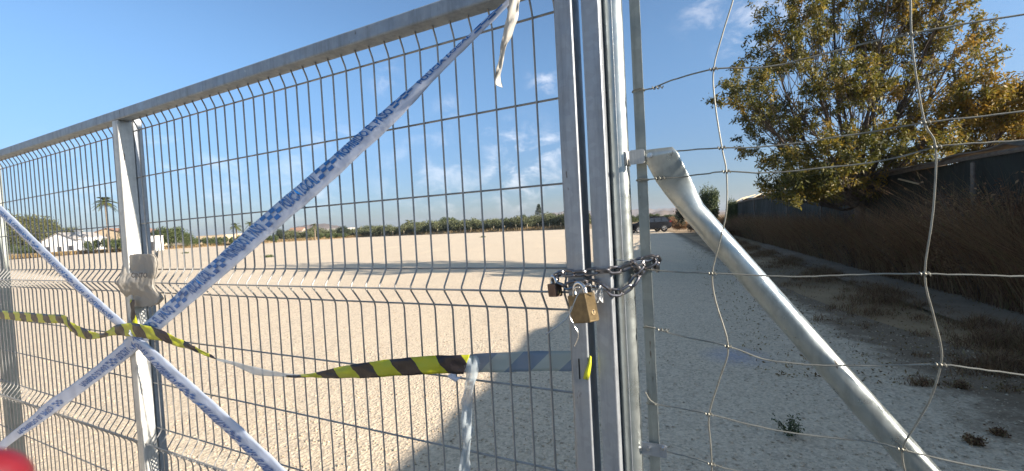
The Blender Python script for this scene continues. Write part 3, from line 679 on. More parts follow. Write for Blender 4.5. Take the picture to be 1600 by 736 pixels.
# small weeds on the gravel
def weedlet(label, px, py, h, cnt, mat, seed):
    c = ground(px, py); r2 = np.random.default_rng(seed); root = thing('weed', label, 'weed', c); b = MB(); P = []
    for k in range(16):
        a = r2.random()*6.28; q = h*(.3+.7*r2.random()); tip = Vector((math.cos(a)*q*.8, math.sin(a)*q*.8, h*(.35+.65*r2.random())))
        b.tube([c, c+tip*.55+Vector((0, 0, h*.1)), c+tip], [.003, .002, .001], 4, cap=False)
        for j in range(cnt//16): P.append(c+tip*(.3+.8*r2.random())+Vector(r2.normal(size=3)*.012))
    b.build('stem', M['oldwood'], root); link(leaves(np.array([tuple(p) for p in P]), .018, 2, r2, mat=M[mat], name='foliage'), 'foliage', root)
weedlet('small grey green weed growing alone from the shaded gravel', 1231, 678, .13, 420, 'bush', 41)
weedlet('dry brown weed clump nearest the right fence wire', 1500, 606, .045, 900, 'dryweed', 42)
weedlet('flat dark dry weed near the lower right corner', 1522, 694, .05, 900, 'dryweed', 43)
weedlet('tiny dry weed between the two brown clumps on the gravel', 1560, 680, .04, 500, 'dryweed', 44)
for k, (px, py, lb) in enumerate(((755, 371, 'tiny green tuft far out on the sunlit gravel'), (421, 402, 'small pale weed on the gravel left of the tape'), (290, 396, 'dark small weed left of the tape on the far gravel'))):
    c = ground(px, py); xy = np.array([(c.x, c.y)])+np.random.default_rng(k).normal(size=(220, 2))*.18
    tag(blades('weed_tuft', xy, np.full(220, .22), .012, M['bush'], 50+k), lb, 'weed')

# ------------------------------------------------------------------ the big tree
TY = 11.0; tb = Vector((9.35, TY, 0))
tree = thing('autumn_tree', 'big bushy tree with orange brown leaves beside the dark shed', 'tree', tb)
LOB = [(1205,75,50,52),(1165,150,36,34),(1240,30,46,40),(1230,150,62,55),(1205,215,52,44),(1225,275,40,34),(1300,80,60,62),(1290,190,70,60),(1340,20,52,46),(1380,110,62,62),(1360,240,80,52),
       (1410,40,46,50),(1440,120,56,60),(1470,190,48,44),(1495,80,42,56),(1515,150,26,30),(1300,-50,60,46),(1400,-60,66,50),(1480,0,34,44),(1430,230,52,38),(1300,290,60,22),(1290,250,56,34),(1345,300,60,24),(1405,285,52,28),(1250,300,34,14),(1320,130,50,40)]
SIDE = [(1560,205,36,30),(1590,170,28,30),(1560,240,40,20),(1620,190,44,44),(1650,150,44,44)]
r = np.random.default_rng(77); LP = []; LT = []; limbs = MB(); twigs = MB()
def tpt(px, py, dy=0): 
    d = ray(px, py); Y = TY+dy; return CAM+d*(Y/d.y)
fork = tb+Vector((0.0, 0, 1.75))
limbs.tube([tb+Vector((0, 0, -.1)), tb+Vector((.03, .02, .9)), fork], [.15, .115, .11], 10)
for (px, py, rx, ry) in LOB+SIDE:
    side_ = px > 1540
    dy = float(r.uniform(-1.6, 1.6)); c = tpt(px, py, dy); k = (TY+dy)/FPX; rxm, rzm = rx*k, ry*k; rym = (rxm+rzm)/2*1.1
    root0 = fork if not side_ else tpt(1500, 265, .3)
    mid = (root0*.55+c*.45)+Vector((0, 0, -.25))+Vector(r.normal(size=3)*.12)
    path = [Vector(p) for p in catmull([tuple(root0), tuple(mid), tuple(c)], 5)]
    R0_ = .06 if not side_ else .03
    limbs.tube(path, [R0_*(1-.78*i/(len(path)-1)) for i in range(len(path))], 6)
    nb = 26
    for j in range(nb):
        d = r.normal(size=3); d /= np.linalg.norm(d); rad = r.random()**.4
        e = c+Vector((d[0]*rxm, d[1]*rym, d[2]*rzm))*(.45+.65*rad)
        s0 = path[int(r.integers(len(path)//2, len(path)))]
        mm_ = (s0+e)/2+Vector(r.normal(size=3)*.07)-Vector((0, 0, .05))
        tp = [Vector(q) for q in catmull([tuple(s0), tuple(mm_), tuple(e)], 3)]
        twigs.tube(tp, [.014*(1-.8*i/(len(tp)-1)) for i in range(len(tp))], 4, cap=False)
        out = (e-c).normalized()*.35+Vector((0, 0, .55))+Vector(r.normal(size=3)*.35); out.normalize()
        tone = float(np.clip(r.normal(.45+.0*px, .22)+.5*((px-1150)/400-.45), 0, 1))
        nsh = int(r.integers(2, 5))
        for q in range(nsh):
            d2 = (out+Vector(r.normal(size=3)*.55)).normalized(); st = tp[-1-int(r.integers(0, 2))]; Ls = r.uniform(.18, .48)
            twigs.tube([st, st+d2*Ls], [.005, .002], 3, cap=False)
            nl = int(47*Ls/.33)
            for z in range(nl):
                u = r.random()**.8; LP.append(tuple(st+d2*Ls*u*1.05+Vector(r.normal(size=3)*.045))); LT.append(float(np.clip(tone+r.normal()*.18, 0, 1)))
lo = limbs.build('trunk', M['bark'], tree, smooth=True); twigs.build('twigs', M['bark'], tree)
link(leaves(np.array(LP), .095, 2.9, r, .65, M['leaf'], 'crown', np.array(LT)), 'crown', tree)
print('leaves', len(LP))

# ------------------------------------------------------------------ the parked car
M['carpaint'] = plain('dark_blue_paint', (.004, .005, .008), .7, 0, .1); M['carpaint'].node_tree.nodes['Principled BSDF'].inputs['Specular IOR Level'].default_value = .08; M['glass'] = plain('tinted_glass', (.02, .024, .03), .06, 0, .05)
M['tyre'] = plain('tyre', (.02, .02, .02), .8); M['alloy'] = plain('alloy', (.55, .56, .58), .3, .8); M['redlamp'] = plain('red_lamp', (.12, .006, .006), .3); M['chrome'] = plain('chrome', (.7, .7, .7), .15, 1)
CY = 44.0; cc = far(1012, CY); crz = R(4)
car = thing('parked_car', 'dark blue family SUV parked at the end of the gravel road', 'car', cc, None, crz); CM = Matrix.Translation(cc) @ Matrix.Rotation(crz, 4, 'Z')
def cmesh(name, mb, mat, par=car, smooth=False):
    mb.v = [CM @ v for v in mb.v]; return fixn(mb.build(name, M[mat], par, smooth))
st = [(-2.25, .62, .45, .62, .64), (-2.15, .82, .32, .74, .78), (-1.7, .90, .28, .90, .94), (-1.05, .91, .28, .98, 1.04), (-.75, .91, .28, 1.0, 1.12), (-.1, .91, .28, 1.02, 1.58), (.5, .91, .28, 1.03, 1.66), (1.3, .91, .28, 1.05, 1.64), (1.85, .90, .30, 1.05, 1.50), (2.15, .86, .36, 1.02, 1.20), (2.25, .78, .45, .9, .95)]
bd = MB(); V = []; F = []; kk = 12
for x, hw, zb, zbelt, zt in st:
    up = max(zt-zbelt, .02); ri = hw-min(.22, up*.42)
    V += [Vector(p) for p in ((x, -hw*.8, zb), (x, -hw, zb+.12), (x, -hw-.01, (zb+zbelt)/2), (x, -hw+.02, zbelt), (x, -ri, zbelt+up*.88), (x, -ri*.8, zt), (x, ri*.8, zt), (x, ri, zbelt+up*.88), (x, hw-.02, zbelt), (x, hw+.01, (zb+zbelt)/2), (x, hw, zb+.12), (x, hw*.8, zb))]
for i in range(len(st)-1):
    for j in range(kk): F.append((i*kk+j, i*kk+(j+1) % kk, (i+1)*kk+(j+1) % kk, (i+1)*kk+j))
F += [tuple(range(kk)), tuple((len(st)-1)*kk+j for j in range(kk))]
bd.add(V, F); cmesh('body', bd, 'carpaint', smooth=True)
for sgn in (-1, 1):
    for xa, xb, xc, xd in ((-.55, .33, .33, -.02), (.40, 1.12, 1.12, .40), (1.18, 1.9, 1.62, 1.18)):
        b = MB(); y0, y1 = sgn*.905, sgn*.735; b.add([(xa, y0, 1.06), (xb, y0, 1.06), (xc, y1, 1.52), (xd, y1, 1.52), (xa, y0*.97, 1.06), (xb, y0*.97, 1.06), (xc, y1*.97, 1.52), (xd, y1*.97, 1.52)], [(0,1,2,3),(7,6,5,4),(0,4,5,1),(2,6,7,3)]); cmesh('window', b, 'glass')
    b = MB(); b.box((-1.45, sgn*.93-.01, .33), (1.4, sgn*.93+.01, .38)); cmesh('sill_trim', b, 'chrome')
    b = MB(); b.box((1.98, sgn*.80-.07, .98), (2.2, sgn*.80+.07, 1.14)); cmesh('tail_light', b, 'redlamp')
    b = MB(); b.box((-2.24, sgn*.62-.12, .62), (-2.1, sgn*.62+.12, .74)); cmesh('headlight', b, 'alloy')
    b = MB(); b.box((-.72, sgn*.98-.09, 1.03), (-.60, sgn*.98+.09, 1.18)); cmesh('wing_mirror', b, 'carpaint')
b = MB(); b.add([(1.9, -.66, 1.10), (1.9, .66, 1.10), (1.9, .6, 1.50), (1.9, -.6, 1.50)], [(0, 1, 2, 3)]); b.v = [v+Vector((.06+.25*(1.5-v.z)/.4, 0, 0)) for v in b.v]; cmesh('rear_window', b, 'glass')
b = MB(); b.box((-.3, -.72, 1.67), (1.5, -.68, 1.71)); b.box((-.3, .68, 1.67), (1.5, .72, 1.71)); cmesh('roof_rail', b, 'chrome')
for x in (-1.38, 1.38):
    for sgn in (-1, 1):
        b = MB(); c0 = Vector((x, sgn*.84, .35))
        def ringv(r_, y_, k=20): return [c0+Vector((math.cos(6.283*j/k)*r_, y_*sgn, math.sin(6.283*j/k)*r_)) for j in range(k)]
        rings = [ringv(.20, -.1), ringv(.34, -.1), ringv(.355, -.06), ringv(.355, .06), ringv(.34, .1), ringv(.225, .105)]
        vs = [p for q in rings for p in q]; fs = [(i*20+j, i*20+(j+1) % 20, (i+1)*20+(j+1) % 20, (i+1)*20+j) for i in range(5) for j in range(20)]
        wheel = thing('wheel', None, None, CM @ c0, None, crz)
        b.add(vs, fs)
        ty = cmesh('wheel', b, 'tyre', smooth=True); bpy.data.objects.remove(wheel)
        rm = MB(); rm.add([c0+Vector((0, sgn*.085, 0))]+ringv(.06, .09), [(0, 1+j, 1+(j+1) % 20) for j in range(20)])
        for q in range(5):
            a = 6.283*q/5; d = Vector((math.cos(a), 0, math.sin(a))); p = Vector((-d.z, 0, d.x)); y_ = Vector((0, sgn*.095, 0))
            rm.add([c0+y_+d*.04+p*.03, c0+y_+d*.04-p*.03, c0+y_+d*.215-p*.05, c0+y_+d*.215+p*.05], [(0, 1, 2, 3)])
        ro_, ri_ = ringv(.23, .10), ringv(.195, .10); rm.add(ro_+ri_, [(j, (j+1) % 20, 20+(j+1) % 20, 20+j) for j in range(20)])
        rm.v = [CM @ v for v in rm.v]; rmo = rm.build('rim', M['alloy']); rmo.parent = ty; rmo.matrix_parent_inverse = Matrix.Identity(4)
        pp = PM[car.name]; rmo.matrix_parent_inverse = Matrix.Identity(4)

# ------------------------------------------------------------------ the gate
zL1 = Zg(868, 16); zL = [zL1, zL1-.2, zL1-.4, zL1-.6, zL1-.65, zL1-.7, zL1-.9, zL1-1.1, zL1-1.3, zL1-1.35, zL1-1.4, zL1-1.6]
zR0 = (Zg(400, 118, .05)+Zg(551, 68, .05))/2; zRT = (Zg(400, 96, .05)+Zg(551, 46, .05))/2
print('rail z', Zg(400, 118, .05), Zg(551, 68, .05), Zg(400, 96, .05), 'L1', zL1, Zg(400, 151), 'L8', Zg(870, 733), zL[7])
s_mid0 = S(187, 250, .05); s_end = S(-6, 500, .0)
print('s', s_mid0, s_end, 'stile', S(882, 346, .05), S(908, 346, .05), S(924, 346, .05), S(951, 346, .05), 'round', S(956, 346), S(988, 346))
gate = thing('mesh_gate', 'galvanised double wire mesh gate wrapped with crossing police tapes', 'gate', G(1.0, 0, 0))
fold = .036
def bar_prof():
    zb, zt = .12, zR0+.012; pr = [(zt, fold*.62), (zL1+.045, fold*.55), (zL1+.012, .004), (zL1, 0)]
    pr += [(zL[3]+.012, 0), (zL[3]-.004, .004), (zL[4]+.006, fold-.003), (zL[4]-.006, fold-.003), (zL[5]+.004, .004), (zL[5]-.012, 0)]
    pr += [(zL[8]+.012, 0), (zL[8]-.004, .004), (zL[9]+.006, fold-.003), (zL[9]-.006, fold-.003), (zL[10]+.004, .004), (zL[10]-.012, 0), (zb, 0)]
    return pr
BP = bar_prof(); s0 = S(852.5, 424); pitch = .055
def panel(name, sa, sb):
    b = MB()
    k = math.ceil((sa-s0)/pitch)
    while s0+k*pitch < sb:
        s = s0+k*pitch; wob = .0015*math.sin(k*2.3)
        b.tube([G(s+wob*(z > .9), o, z) for z, o in BP], .0026, 6, cap=False); k += 1
    for j, z in enumerate(zL):
        o = fold-.003+.006 if j in (4, 9) else -.0055
        b.tube([G(sa-.004, o, z), G((sa+sb)/2, o, z+.0015*math.sin(j)), G(sb+.004, o, z)], .0027, 6, cap=False)
    return b.build(name, M['bar'], gate, smooth=True)
sA = S(882, 346, .05)-.02; s_mid1 = s_mid0+.05
panel('mesh_panel', sA, s_mid0+.01); panel('mesh_panel', s_mid1-.01, s_end+.5)
# rail (square tube)
b = MB(); b.prism(rrect(zR0, zRT, .002, .05, .006, 3), lambda u, v, t: G(t, v, u), [S(882, 346, .05)-.045, s_mid1+.3, s_end+.9]); b.build('top_rail', M['rail'], gate)
b = MB(); b.prism(rrect(.06, .11, -.02, .045, .006, 3), lambda u, v, t: G(t, v, u), [sA-.03, s_end+.9]); b.build('bottom_rail', M['galv'], gate)
# intermediate post: square tube plus a thinner flange behind the mesh
b = MB(); b.prism(rrect(s_mid0-.0, s_mid0+.048, -.004, .048, .005, 3), lambda u, v, t: G(u, v, t), [.11, zR0-.001]); b.build('intermediate_post', M['galv_white'], gate)
b = MB(); b.prism(rrect(s_mid0+.006, s_mid0+.04, -.040, -.008, .004, 2), lambda u, v, t: G(u, v, t), [.11, zR0+.02]); b.build('rear_flange', M['galv'], gate)
# end post
b = MB(); b.prism(rrect(s_end, s_end+.06, -.075, -.010, .005, 3), lambda u, v, t: G(u, v, t), [.0, zRT]); b.build('end_post', M['oldpost'], gate)
# lock stiles
def sblock(name, pa, pb, o0, o1, z0, z1, mat, par):
    sa, sb = S(pb, 346, o1), S(pa, 346, o1); b = MB(); b.prism(rrect(sa, sb, o0, o1, .0035, 3), lambda u, v, t: G(u, v, t), [z0, z1]); return b.build(name, M[mat], par)
sblock('lock_stile', 882, 909, -.018, .05, .04, 2.6, 'galv', gate)
post2 = sblock('gate_stop_post', 923.5, 951.5, -.02, .045, 0, 2.9, 'galv', None)
tag(post2, 'square galvanised stop post between the gate stile and the round post', 'post')
# slot in the stile
sa = S(906, 575, .051); b = MB(); b.add([G(sa, .0508, Zg(903, 560, .05)), G(sa+.003, .0508, Zg(903, 560, .05)), G(sa+.003, .0508, Zg(903, 592, .05)), G(sa, .0508, Zg(903, 592, .05))], [(0, 1, 2, 3)]); b.build('slot', M['dark'], gate)
# yellow scrap
M['yellow'] = plain('yellow_plastic', (.62, .62, .03), .4, 0, .12, 30); M['black'] = plain('black_plastic', (.035, .03, .032), .4, 0, .3, 30)
b = MB(); P_ = [((921, 555), (924, 557)), ((919, 568), (924, 570)), ((914, 580), (922, 583)), ((911, 592), (920, 594))]
V = []; 
for i, (a, c) in enumerate(P_): V += [Gp(*a, .054+.004*math.sin(i*2)), Gp((a[0]+c[0])/2, (a[1]+c[1])/2, .062), Gp(*c, .048)]
F = [(i*3+k, i*3+k+1, i*3+k+4, i*3+k+3) for i in range(3) for k in range(2)]
o = mesh('tape_scrap', V, F, M['yellow'], smooth=True); o.modifiers.new('t', 'SOLIDIFY').thickness = .0004; tag(o, 'bright yellow scrap of tape stuck on the gate stile below the padlocks', 'tape')

# round post with bracket
rp = thing('round_gate_post', 'round shiny galvanised post on which the brace bracket is clamped', 'post', G(S(972, 346), 0, 0))
sr = (S(956, 346)+S(988, 346))/2; rad = abs(S(956, 346)-S(988, 346))/2*.98
b = MB(); b.tube([G(sr, 0, z) for z in (-.1, 1.0, 1.9, 3.1)], rad, 32); b.build('tube', M['galv_tube'], rp, smooth=True)
# vertical weld seam
b = MB(); b.tube([G(sr-rad*.1, rad*.99, z) for z in np.linspace(0, 3.1, 30)], .0009, 4); b.build('weld_seam', M['galv'], rp)
zc = Zg(985, 247, .03)
b = MB(); b.tube([G(sr+math.cos(a)*(rad+.002), math.sin(a)*(rad+.002), zc) for a in np.linspace(math.pi*.02, -math.pi*1.02, 24)], .0018, 4)
ring = MB(); k = 28; V = []; F = []
for i in range(k):
    a = math.pi*1.0+2*math.pi*i/k*.75
    for z in (-.013, .013): V.append(G(sr+math.cos(a)*(rad+.0025), math.sin(a)*(rad+.0025), zc+z))
for i in range(k-1): F.append((2*i, 2*i+1, 2*i+3, 2*i+2))
# T-section thin fence post
fp = thing('thin_fence_post', 'thin khaki grey steel fence post right of the round post', 'post', G(S(1005, 346), 0, 0))
sa, sb = S(1014.5, 346, .0), S(998.5, 346, .0)
b = MB(); b.prism([(sa, 0), (sb, 0), (sb, -.004), ((sa+sb)/2+.002, -.004), ((sa+sb)/2+.002, -.022), ((sa+sb)/2-.002, -.022), ((sa+sb)/2-.002, -.004), (sa, -.004)], lambda u, v, t: G(u, v, t), [-.1, 3.0]); fixn(b.build('post_profile', M['oldpost'], fp))
sm = (sa+sb)/2
def tie(py):
    z = Zg(1006, py, 0); b = MB(); b.tube([G(sm+.013*math.cos(a), -.004+.009*math.sin(a), z+.002*math.sin(a*1)) for a in np.linspace(0, 6.28, 14)], .0014, 5); b.build('tie_wire', M['fwire'], fp)
for py in (140, 281, 512, 630): tie(py)
# brace
br = thing('brace_tube', 'diagonal galvanised brace tube bolted to the round post behind the fence wires', 'brace', Gp(1440, 736, -.03))
ob = -.03
A0, A1 = Gp(1084, 330, ob), Gp(1441, 736, ob); d = (A1-A0); tlen = d.length; d.normalize()
top = A0-d*.075; b = MB()
end = A1+d*1.35
end = A1+d*((A1.z)/(-d.z)) if d.z < 0 else end
RB = .0240
side = d.cross(n).normalized()
rings = [(0, RB), (.03, RB)]
V = []; F = []; kq = 24
flat0 = Gp(1028, 243, .012); stn = []
stn.append((Gp(1030, 232, .012), .026, .0025)); stn.append((Gp(1032, 243, .012), .0335, .003)); stn.append((flat0+(A0-flat0)*.36, .0315, .0042)); stn.append((flat0+(A0-flat0)*.58, .0295, .0065)); stn.append((flat0+(A0-flat0)*.8, .0262, .0165)); stn.append((A0, RB, RB)); stn.append((A0+(end-A0)*.3, RB, RB)); stn.append((end, RB, RB))
for i_, (c, ra, rb) in enumerate(stn):
    k_ = (1.0, .85, .45, .2)[i_] if i_ < 4 else 0; sd_ = (side*(1-k_)+(g if side.dot(g) > 0 else -g)*k_).normalized()
    for j in range(kq):
        a = 6.2832*j/kq; V.append(c+sd_*math.cos(a)*ra+n*math.sin(a)*rb)
for i in range(len(stn)-1):
    for j in range(kq): F.append((i*kq+j, i*kq+(j+1) % kq, (i+1)*kq+(j+1) % kq, (i+1)*kq+j))
F += [tuple(range(kq)), tuple((len(stn)-1)*kq+j for j in range(kq))]
o = fixn(mesh('tube', V, F, M['galv_tube'], br, smooth=True))
# bracket plate from the round post to the brace end
b = MB(); za, zb_ = Zg(985, 258, .012), Zg(985, 236, .012); sx0, sx1 = S(1008, 247, .012), S(984, 247, .012)
b.prism(rrect(sx0, sx1, za, zb_, .004, 2), lambda u, v, t: G(u, t, v), [.016, .0205]); b.build('bracket_plate', M['galv_white'], br, smooth=False)
b = MB(); c = Gp(1016, 243, .0215); b.tube([c-n*.006, c+n*.007], .0055, 6); b.tube([c+n*.007, c+n*.011], .0038, 10); b.build('bolt', M['steel'], br)
b = MB(); V = []; F = []
for i in range(20):
    a = math.pi*(-.02)+math.pi*1.04*i/19
    for z in (za, zb_): V.append(G(sr+math.cos(a)*(rad+.003), math.sin(a)*(rad+.003), z))
for i in range(19): F.append((2*i, 2*i+1, 2*i+3, 2*i+2))
# keep the clamp band behind the front of the post
V = []; F = []
for i in range(20):
    a = math.pi*.98-math.pi*1.25-1.2*i/19*2.6
    for z in (za, zb_): V.append(G(sr+math.cos(a)*(rad+.0025), math.sin(a)*(rad+.0025), z))
for i in range(19): F.append((2*i, 2*i+1, 2*i+3, 2*i+2))
o = mesh('clamp_band', V, F, M['galv_white'], br, smooth=True); o.modifiers.new('t', 'SOLIDIFY').thickness = .002
# lower clamp
lc = thing('lower_clamp', 'small bolted clamp plate on the thin fence post near the ground', 'clamp', Gp(1018, 700, .006))
b = MB(); sa_, sb_ = S(1042, 700, .006), S(997, 695, .006); za, zb_ = Zg(1015, 711, .006), Zg(1015, 692, .006)
b.prism(rrect(sa_, sb_, za, zb_, .006, 3), lambda u, v, t: G(u, t, v), [.004, .0075]); b.build('plate', M['galv'], lc)
for px in (1013, 1036, 1001):
    b = MB(); c = Gp(px, 700, .008); b.tube([c, c+n*.006], .0042, 6); b.build('bolt', M['steel'], lc)

# ------------------------------------------------------------------ field fence
ff = thing('wire_fence', 'sagging knotted wire field fence right of the gate posts', 'fence', G(S(1400, 400), 0, 0))
HW = [[(998,142),(1010,140),(1022,137),(1060,122),(1115,108),(1170,106),(1210,103),(1281,86),(1350,68),(1423,53),(1500,38),(1600,22),(1720,-6)],
 [(998,238),(1055,236),(1128,231),(1200,229),(1340,209),(1445,192),(1520,183),(1600,174),(1720,160)],
 [(998,282),(1015,280),(1060,277),(1100,272),(1135,268),(1200,270),(1300,261),(1384,250),(1462,230),(1520,224),(1600,219),(1720,208)],
 [(1008,421),(1060,425),(1113,427),(1200,431),(1260,432),(1310,430),(1380,428),(1445,428),(1520,430),(1600,432),(1720,434)],
 [(1008,510),(1020,512),(1060,524),(1138,541),(1190,560),(1240,568),(1290,571),(1385,571),(1470,570),(1530,577),(1600,586),(1720,600)],
 [(1008,612),(1022,630),(1060,637),(1108,647),(1170,663),(1230,675),(1300,684),(1360,690),(1410,702),(1490,722),(1600,740),(1720,756)],
 [(1042,706),(1080,715),(1112,725),(1160,738),(1300,765),(1414,790)]]
for pts in HW:
    b = MB(); P = [Gp(x, y, .007) for x, y in catmull(pts, 4)]
    P = [p+Vector((0, 0, random.uniform(-.0006, .0006))) for p in P]
    e0 = P[-1]; P += [e0-g*(k*.3)+Vector((0, 0, .012*math.sin(k*1.7+e0.z*9))) for k in range(1, 16)]; b.tube(P, .0015, 6); b.build('horizontal_wire', M['fwire'], ff, smooth=True)
VW = [[(1150,-20),(1144,5),(1130,50),(1115,108),(1117,160),(1128,231),(1135,268),(1135,330),(1124,380),(1113,427),(1118,470),(1138,541),(1125,590),(1108,647),(1110,690),(1112,725),(1112,760)],
 [(1422,-20),(1423,10),(1424,53),(1430,110),(1445,192),(1462,230),(1458,330),(1445,428),(1458,490),(1470,540),(1470,570),(1455,620),(1433,660),(1410,702),(1416,745)]]
zt_ = Zg(1115, 108, .0095)+.2; zb_2 = .12
for z_ in (zt_, zb_2):
    b = MB(); b.tube([G(sm-k*.3, .007, z_+.012*math.sin(k*1.9)*(k > 0)) for k in range(22)], .0015, 6); b.build('horizontal_wire', M['fwire'], ff, smooth=True)
sv0 = S(1445, 428)
for k in range(1, 15):                                  # the fence goes on to the right of the photograph
    s_ = sv0-k*.296; b = MB(); b.tube([G(s_+.010*math.sin(z*7+k*2), .0095, z) for z in np.linspace(zt_, zb_2, 16)], .0014, 6); b.build('vertical_wire', M['fwire'], ff, smooth=True)
b = MB(); b.prism([(sm-3.0-.011, 0), (sm-3.0+.011, 0), (sm-3.0+.011, -.022), (sm-3.0-.011, -.022)], lambda u, v, t: G(u, v, t), [-.1, zt_+.1]); tag(fixn(b.build('thin_fence_post', M['oldpost'])), 'next thin steel post of the wire fence, beyond the right edge', 'post')
for pts in VW:
    b = MB(); P = [Gp(x, y, .0095) for x, y in catmull([q for q in pts if q[1] > 0 or q[1] < 0], 4)]
    P = [p for p in P if p.z < zt_]; P = [Vector((P[0].x, P[0].y, zt_))]+P+[Vector((P[-1].x, P[-1].y, zb_2))]; b.tube(P, .0014, 6); b.build('vertical_wire', M['fwire'], ff, smooth=True)
KN = [(1115,108),(1128,231),(1135,268),(1113,427),(1138,541),(1108,647),(1112,725),(1424,53),(1445,192),(1462,230),(1445,428),(1470,570),(1410,702)]
for x, y in KN:
    c = Gp(x, y, .009); b = MB(); P = []
    for a in np.linspace(0, 6.28*2.5, 26): P.append(c+g*(a/15.7-.5)*-.014+Vector((0, 0, math.cos(a)*.003))+n*math.sin(a)*.003)
    b.tube(P, .0011, 5); b.build('knot', M['fwire'], ff, smooth=True)
# wire twists round the top, third and fifth wires at the post
for x, y in ((1019, 138), (1024, 279), (1028, 515)):
    b = MB(); c = Gp(x, y, .007); P = [c+g*-(a/18)*.022+Vector((0, 0, math.cos(a)*.0032))+n*math.sin(a)*.0032 for a in np.linspace(0, 18, 30)]
    b.tube(P, .0012, 5); b.build('wire_twist', M['fwire'], ff, smooth=True)

# ------------------------------------------------------------------ chain and padlocks
chain = thing('steel_chain', 'twisted dark steel chain looped twice around the gate posts', 'chain', Gp(950, 440, .06))
def link_mb(c, t, u, Lk=.034, Wk=.0210, rk=.0034):
    t = t.normalized(); u = (u-t*u.dot(t)).normalized(); hl = Lk/2-Wk/2; rw = Wk/2-rk; P = []
    for i in range(9): a = -math.pi/2+math.pi*i/8; P.append(c+t*(hl+math.cos(a)*rw)+u*math.sin(a)*rw)
    for i in range(9): a = math.pi/2+math.pi*i/8; P.append(c+t*(-hl+math.cos(a)*rw)+u*math.sin(a)*rw)
    b = MB(); b.tube(P, rk, 8, closed=True); return b
def chain_run(pts, step=.0255, phase=0):
    P = [Vector(p) for p in catmull([tuple(p) for p in pts], 24)]; acc_ = 0; last = P[0]; nxt = step*.5; out = []
    for i in range(1, len(P)):
        seg = (P[i]-P[i-1]).length
        while acc_+seg >= nxt:
            f = (nxt-acc_)/seg; out.append((P[i-1].lerp(P[i], f), (P[i]-P[i-1]).normalized())); nxt += step
        acc_ += seg
    for k, (c, t) in enumerate(out):
        tw = R(35+90*((k+phase) % 2)+random.uniform(-12, 12)); side = t.cross(n).normalized(); u = side*math.cos(tw)+n*math.sin(tw)
        link_mb(c, t, u).build('link', M['chain'], chain, smooth=True)
chain_run([Gp(866, 441, .03), Gp(873, 428, .052), Gp(886, 427, .059), Gp(905, 427, .060), Gp(930, 424, .057), Gp(950, 423, .055), Gp(968, 421, .040), Gp(985, 415, .034), Gp(1003, 407, .022), Gp(1021, 403, .010), Gp(1027, 410, -.012), Gp(1021, 418, -.03)], phase=0)
chain_run([Gp(872, 443, .045), Gp(886, 447, .059), Gp(904, 441, .060), Gp(922, 442, .059), Gp(940, 447, .057), Gp(955, 456, .052), Gp(970, 456, .042), Gp(984, 448, .034), Gp(994, 434, .024), Gp(1006, 421, .014), Gp(1017, 411, .012), Gp(1025, 416, -.004), Gp(1022, 425, -.02)], phase=1)
chain_run([Gp(1000, 428, .010), Gp(990, 412, .030), Gp(996, 424, .02)], phase=0)
def pad_body(name, label, c, w_, h_, t_, yaw, roll, mat, shH, keyside=True):
    root = thing(name, label, 'padlock', c)
    ax = (Matrix.Rotation(yaw, 3, 'Z') @ (-g)).normalized(); nn = Vector((ax.y, -ax.x, 0)); nn = nn if nn.y < 0 else -nn
    up = Vector((0, 0, 1)); Rm = Matrix.Rotation(roll, 3, nn); ax = Rm @ ax; up = Rm @ up
    b = MB(); b.prism(rrect(-w_/2, w_/2, -h_/2, h_/2, .004, 3), lambda u, v, t: c+ax*u+up*v+nn*t, [-t_/2, -t_/2+.0015, t_/2-.0015, t_/2]); 
    o = b.build('body', M[mat], root, smooth=True); bv = o.modifiers.new('b', 'BEVEL'); bv.width = .0018; bv.segments = 2; bv.limit_method = 'ANGLE'
    b = MB(); rw = w_*.30; P = [c+ax*-rw+up*(h_*.3)]+[c+ax*-rw+up*(h_*.5+shH*.5)]
    for i in range(9): a = math.pi-math.pi*i/8; P.append(c+ax*math.cos(a)*rw+up*(h_*.5+shH*.55+math.sin(a)*rw))
    P += [c+ax*rw+up*(h_*.5+shH*.5), c+ax*rw+up*(h_*.3)]
    b.tube(P, .0042, 10); b.build('shackle', M['steel'], root, smooth=True)
    b = MB(); kc = c+ax*(w_/2+.0006)+up*(-h_*.18)
    b.tube([kc, kc+ax*.0008], .0055, 16); b.build('keyway_plate', M['brass'], root)
    b = MB(); kc = kc+ax*.001; b.add([kc+nn*.001+up*.004, kc-nn*.001+up*.004, kc-nn*.001-up*.004, kc+nn*.001-up*.004], [(0, 1, 2, 3)]); b.tube([kc+up*.003, kc+up*.003+ax*.0006], .0018, 8); b.build('keyhole', M['dark'], root)
    return root
pad_body('padlock', 'large worn brass padlock hanging in front of the gate stile', Gp(911, 481, .092), .054, .060, .028, R(-30), R(12), 'brass', .012)
pad_body('padlock', 'small rusty brown padlock hanging left of the gate stile', Gp(867, 453, .045), .034, .030, .018, R(-38), R(8), 'brown_brass', .010)
# twisted tie wires at the padlock
def wirething(label, pts, r_, name='tie_wire', mat='steel'):
    b = MB(); b.tube([Vector(p) for p in catmull([tuple(Gp(*q)) for q in pts], 5)], r_, 6); return tag(b.build(name, M[mat], smooth=True), label, 'wire')
wirething('bright bent wire with a long tail pointing left below the padlocks', [(926,462,.10),(925,454,.112),(923,446,.115),(920,444,.116),(914,448,.116),(903,461,.118),(897,474,.118),(890,491,.118),(879,504,.118),(853,523,.122)], .0013)
wirething('short kinked wire end hanging straight below the padlock', [(893,478,.116),(890,493,.118),(897,508,.116),(904,524,.114),(898,541,.112)], .0012)
wirething('small bright hook of wire on the top of the large padlock', [(896,463,.112),(896,454,.114),(900,449,.115),(906,449,.115)], .0017)
wirething('thin straight wire end lying over the chain on the round post', [(962,406,.036),(985,408,.036),(1012,407,.02)], .0010)
